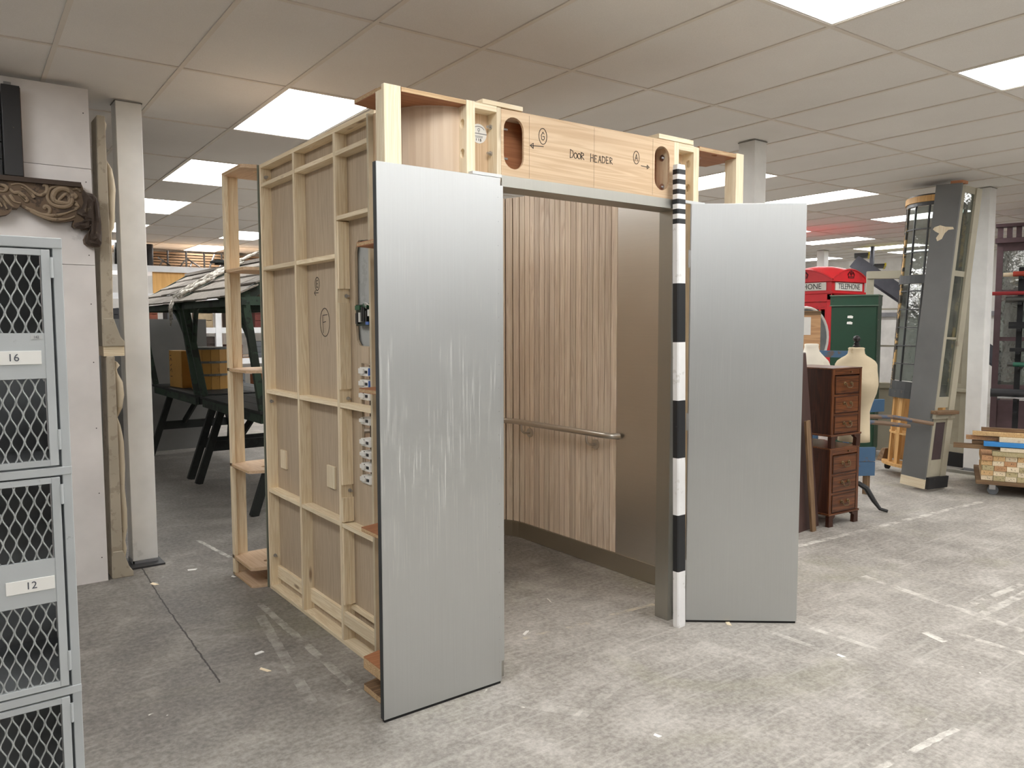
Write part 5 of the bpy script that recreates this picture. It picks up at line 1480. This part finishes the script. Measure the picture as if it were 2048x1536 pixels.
sk_ = B('floor_batten', plain('grey_skid', (140, 138, 130), .7), None, (8.64, 3.42, 0, 8.70, 3.84, .03)); tag(sk_, 'grey batten on the floor in front of the white column', 'batten')
B('dark_edge', M_BLACK, TP, (.1405, -.002, .16, .175, .032, 2.78))
BF = root('beige_window_frame', 'beige open window frame standing behind the bow window', 'window frame', (9.35, 4.80, 0), rot=(0, 0, -1.0))
B('stile', M_STONEC, BF, (-.28, 0, 0, -.20, .10, 2.13)); B('stile', M_STONEC, BF, (.30, 0, 0, .36, .10, 2.13))
B('head', M_STONEC, BF, (-.28, -.02, 2.13, .36, .12, 2.22)); B('sill', M_STONEC, BF, (-.30, -.03, .80, .38, .12, .86)); B('apron', M_STONEC, BF, (-.20, .03, .02, .30, .06, .80))
for z in (1.3, 1.75):
    B('glazing_bar', M_STONEC, BF, (-.20, .04, z, .30, .06, z + .02))
# ------------------------------------------------------------------ timber dolly
TD = root('timber_dolly', 'low wooden dolly on grey casters carrying the stacked timber', 'dolly', (7.70, 3.02, 0), -1.16)
# local x = to the right in the photo, y = away
B('deck', OLDWOOD('x'), TD, (-.08, -.02, .105, 1.05, .9, .140), bevel=.003)
for x, y in ((.06, .08), (.95, .08), (.06, .80), (.95, .80)):
    mb = MB(); mb.tube([(x, y - .014, .045), (x, y + .014, .045)], .045, 16); w_ = mb.build('caster_wheel', plain('caster_grey', (112, 116, 122), .5), TD, smooth=True)
    mb = MB(); mb.box(x - .03, y - .024, .05, x + .02, y - .016, .104); mb.box(x - .03, y + .016, .05, x + .02, y + .024, .104); mb.box(x - .04, y - .03, .098, x + .04, y + .03, .1045); mb.build('caster_fork', M_CHROME, TD)
mats_t = [PINE('y'), PINEP('y'), wood('timber_b', (222, 190, 140), (180, 138, 90), 'y', 1, .7, .5), wood('timber_c', (208, 164, 122), (170, 122, 82), 'y', 1, .7), wood('timber_d', (200, 186, 146), (160, 146, 106), 'y', 1, .7)]
nail = plain('nail_dark', (70, 56, 46), .6)
rt = random.Random(11)
def TW(x, y):
    c, s = math.cos(-1.16), math.sin(-1.16)
    return (7.70 + c * x - s * y, 3.02 + s * x + c * y)
zz = .141
rowh = .0445
cnt = 0
pos_words = ['first', 'second', 'third', 'fourth', 'fifth', 'sixth']
row_words = ['bottom row', 'second row', 'third row', 'fourth row', 'top row']
for rrow in range(5):
    x = -.045 + rt.uniform(0, .012)
    for cidx in range(5):
        wq = .094 + rt.uniform(-.004, .004)
        xx, yy = TW(x + wq / 2, 0)
        e = rt.uniform(0, .02)
        t = root('timber_offcut', 'sawn timber length in the %s of the dolly stack, %s from the left' % (row_words[rrow], pos_words[cidx]), 'timber', (xx, yy, zz + rrow * (rowh + .0015)), -1.16, 'sawn timber lengths stacked on the dolly')
        MB().box(-wq / 2 + .0012, -.004 + e, 0, wq / 2 - .0012, .80 - rt.uniform(0, .15), rowh).build('length', mats_t[(rrow * 2 + cidx * 3 + (rt.random() > .6)) % 5], t, bevel=.0015)
        for q in range(3):
            hx, hz = rt.uniform(-.03, .03), rt.uniform(.012, .034)
            MB().box(hx, -.0048 + e, hz, hx + .006, -.0042 + e, hz + .005).build('nail_hole', nail, t)
        x += wq
zt0 = zz + 5 * (rowh + .0015)
M_BLUEP = paint('blue_painted_plank', (58, 142, 214), (40, 120, 196), .4, .5, 8, .66)
lab = ['green-stained plank lying lowest across the timber stack', 'pale plank across the stack, just under the bright blue one', 'long weathered batten projecting farthest left of the stack', 'bright blue painted plank across the timber stack', 'narrow brown batten under the blue plank end', 'clean yellow plank just above the blue one', 'grey-brown batten above the blue plank, projecting left', 'yellow plank second from the top of the stack', 'dark brown plank topmost on the stack']
spec = [(.04, -.012, .0, .044, mats_t[4]), (.10, -.02, .045, .036, mats_t[1]), (-.27, .06, .046, .04, OLDWOOD('x')), (-.03, -.03, .088, .040, M_BLUEP), (-.12, .09, .088, .03, OLDWOOD('x')), (.09, -.01, .130, .044, mats_t[1]), (-.17, .07, .130, .034, mats_t[3]), (-.12, .02, .176, .036, mats_t[2]), (-.05, .08, .214, .03, OLDWOOD('x'))]
for k, (x0, y0, z0, hh, m) in enumerate(spec):
    if 'y' == m.name[-1] and m.name[-2] == '_':
        base = m.name[:-2]
    x, y = TW(0, y0)
    o = MB().box(x0, 0, 0, 1.25, .075, hh).build('plank', m, None, bevel=.002)
    o.location = (x, y, zt0 + z0 + .001); o.rotation_euler = (0, -.004 * 0, -1.16 + .02 * ((k % 3) - 1) * 0)
    tag(o, lab[k], 'plank', 'planks laid across the timber stack')
# ------------------------------------------------------------------ pipe rack and maroon shopfront screen
M_MAR = plain('maroon_paint', (86, 66, 70), .55, 0, .08)
MS = root('shopfront_screen', 'maroon painted glazed shopfront screen behind the pipe rack', 'shopfront screen', (11.06, 3.94, 0), -1.25)
B('stile', M_MAR, MS, (-.36, 0, 0, -.29, .07, 2.60)); B('stile', M_MAR, MS, (1.0, 0, 0, 1.08, .07, 2.60))
for z0, z1 in ((.62, .80), (1.36, 1.41), (1.95, 2.01), (2.50, 2.60)):
    B('rail', M_MAR, MS, (-.29, .005, z0, 1.0, .065, z1))
B('bottom_panel', M_MAR, MS, (-.29, .02, .0, 1.0, .05, .60))
for z0, z1 in ((.80, 1.36), (1.41, 1.95), (2.01, 2.50)):
    B('pane', M_GLASS, MS, (-.29, .03, z0, 1.0, .036, z1))
B('cornice', M_MAR, MS, (-.38, -.05, 2.60, 1.10, .10, 2.66))
for k in range(14):
    B('dentil', M_MAR, MS, (-.36 + k * .10, -.02, 2.665, -.30 + k * .10, .07, 2.80))
B('top_cornice', M_MAR, MS, (-.38, -.05, 2.80, 1.10, .10, 2.84))
B('pale_backing', plain('mauve_board', (168, 154, 150), .8, 0, .1), MS, (-.27, .30, .1, -.12, .33, 2.55))
M_DKMET = plain('rack_dark_steel', (40, 41, 43), .5, .5, .1)
PR = root('pipe_rack', 'dark steel cantilever rack loaded with metal tube', 'pipe rack', (10.25, 3.95, 0), -1.25)
for x in (.20, 1.0):
    B('upright', M_DKMET, PR, (x - .03, .12, 0, x + .03, .18, 2.25))
    for z in (.50, .66, 1.04, 1.22, 1.49, 1.80, 2.10):
        B('arm', M_DKMET, PR, (x - .02, -.16, z, x + .02, .12, z + .03))
def RW(x, y):
    c, s = math.cos(-1.25), math.sin(-1.25)
    return (10.25 + c * x - s * y, 3.95 + s * x + c * y)
def rpipe(nm, label, x0, y, z, r_, m, grp=None, square=False, L=1.4):
    a, b = RW(x0, y), RW(x0 + L, y)
    mb = MB()
    if square:
        for q in ((-r_, -r_, r_, -r_ + .006), (-r_, r_ - .006, r_, r_), (-r_, -r_ + .006, -r_ + .006, r_ - .006), (r_ - .006, -r_ + .006, r_, r_ - .006)):
            mb.box(0, q[0], q[1], L, q[2], q[3])
        o = mb.build(nm, m)
    else:
        mb.pipe((0, 0, 0), (L, 0, 0), r_, r_ * .14, 16)
        o = mb.build(nm, m, None, smooth=True)
    o.location = (a[0], a[1], z); o.rotation_euler = (0, 0, -1.25)
    tag(o, label, 'pipe', grp)
rpipe('large_pipe', 'large black pipe with open end, lowest big one on the rack', -.06, .04, .745, .052, plain('pipe_black', (52, 52, 54), .45, .3))
for k in range(3):
    rpipe('chrome_tube', '%s bright chrome tube from the front, beside the large black pipe' % pos_words[k], .02 + .02 * k, -.13 + k * .03, .7035, .012, M_CHROME, 'chrome tubes on the rack')
for k in range(3):
    rpipe('steel_pipe', '%s grey steel pipe from the front on the upper rack arm' % pos_words[k], .06, -.10 + k * .075, 1.83 + .034, .033, plain('pipe_grey', (92, 92, 90), .4, .5), 'steel pipes on the upper arm')
for k in range(4):
    for q in range(2):
        rpipe('box_section', '%s black square tube from the front, %s layer on the middle rack arm' % (pos_words[k], ('lower', 'upper')[q]), .10, -.10 + k * .042, 1.522 + .019 + q * .039, .019, M_DKMET, 'black square tubes on the middle arm', True)
for k in range(3):
    rpipe('box_section', '%s black square tube from the front on the lower middle rack arm' % pos_words[k], .12, -.10 + k * .044, 1.252 + .02, .02, M_DKMET, 'black square tubes on the lower middle arm', True)
rpipe('green_pipe', 'green painted pipe on the lower rack arm', .16, -.08, 1.072 + .026, .026, plain('pipe_green', (48, 104, 84), .45))
rpipe('bare_pipe', 'dull bare pipe beside the green one on the rack', .10, .0, 1.072 + .026, .026, plain('pipe_grey', (92, 92, 90), .4, .5))
rpipe('red_pipe', 'dusty red pipe with flanged end on the rack', -.10, -.11, 1.935, .022, plain('pipe_red', (150, 40, 44), .5))
rpipe('red_pipe', 'short red pipe with white mouth on the top rack arm', .12, -.08, 2.13 + .03, .03, plain('pipe_orange', (190, 74, 56), .5))
rpipe('pale_roll', 'pale wooden roll lying on the top rack arm', .02, -.02, 2.132 + .025, .024, PINEP('x'))
# ------------------------------------------------------------------ steel stair with yellow nosings
ST = root('steel_stair', 'grey steel stair flight with yellow nosings behind the telephone box', 'stair', (13.9, 7.3, 0))
M_STAIR = plain('stair_grey', (78, 80, 88), .5, .3, .06)
M_YN = plain('nosing_yellow', (214, 196, 40), .5, 0, .05)
dv_ = Vector((.487, -.873, 0))      # run direction (descending to the right)
pv_ = Vector((.873, .487, 0))
s0 = Vector((13.42, 7.60, 2.72))
for off in (0.0, .95):
    a = s0 + pv_ * off; b = a + dv_ * 2.6 + Vector((0, 0, -1.95))
    mb = MB(); mb.bar(a, b, .05, .24); mb.build('stringer', M_STAIR, ST, world=True)
for k in range(8):
    c = s0 + dv_ * (.12 + k * .27) + Vector((0, 0, .13 - k * .2025))
    mb = MB(); mb.bar(c + pv_ * .03, c + pv_ * .92, .24, .03); mb.build('tread', M_BLACK, ST, world=True)
    d = c + dv_ * .125
    mb = MB(); mb.bar(d + pv_ * .03, d + pv_ * .92, .03, .055); mb.build('nosing', M_YN, ST, world=True)
for off in (0.0, .95):
    a = s0 + pv_ * off + dv_ * .3 + Vector((0, 0, -.1)); mb = MB(); mb.bar(a, a + Vector((0, 0, .35)), .05, .05); mb.build('newel', M_STAIR, ST, world=True)
    b2 = s0 + dv_ * 2.45 + pv_ * off; mb = MB(); mb.bar((b2.x, b2.y, 0), (b2.x, b2.y, .95), .06, .06); mb.build('foot_post', M_STAIR, ST, world=True)
# dado rail and pilasters of the far wall
struct(B('trim_1', plain('wall_pilaster_paint', (214, 214, 212), .8), None, (16.75, 9.3, 0, 16.9, 9.6, 3.0)))
struct(B('trim_2', plain('dado_grey', (120, 120, 124), .7), None, (16.82, 2.0, 1.75, 16.9, 9.3, 1.84)))
# a few loose scraps on the floor
rs_ = random.Random(5)
for k, (x, y) in enumerate(((1.02, 5.0), (1.28, 5.15), (1.19, 3.62), (1.15, 3.42), (3.38, 1.92), (2.15, 1.95), (3.29, 2.5), (2.36, 3.04), (1.45, 4.85))):
    a = rs_.uniform(0, 3)
    l_, w_ = rs_.uniform(.015, .035), rs_.uniform(.008, .014)
    mb = MB(); mb.hexa([(-l_, -w_, 0), (l_, -w_ * .6, 0), (l_ * .8, w_, 0), (-l_ * .7, w_ * .8, 0)], [(-l_, -w_, .003), (l_, -w_ * .6, .004), (l_ * .8, w_, .003), (-l_ * .7, w_ * .8, .002)])
    o = mb.build('scrap', M_PAPER if k % 3 else PINEP('x')); o.location = (x, y, .0002); o.rotation_euler = (0, 0, a)
    tag(o, 'pale scrap on the concrete floor ' + ['near the grey column base', 'right of the grey column base', 'beside the pine side flat', 'nearest the front of the pine side flat', 'right of the swung steel panel', 'on the open foreground floor', 'just in front of the swung steel panel', 'inside the lift doorway', 'by the rear corner frame'][k], 'scrap', 'pale scraps on the floor')
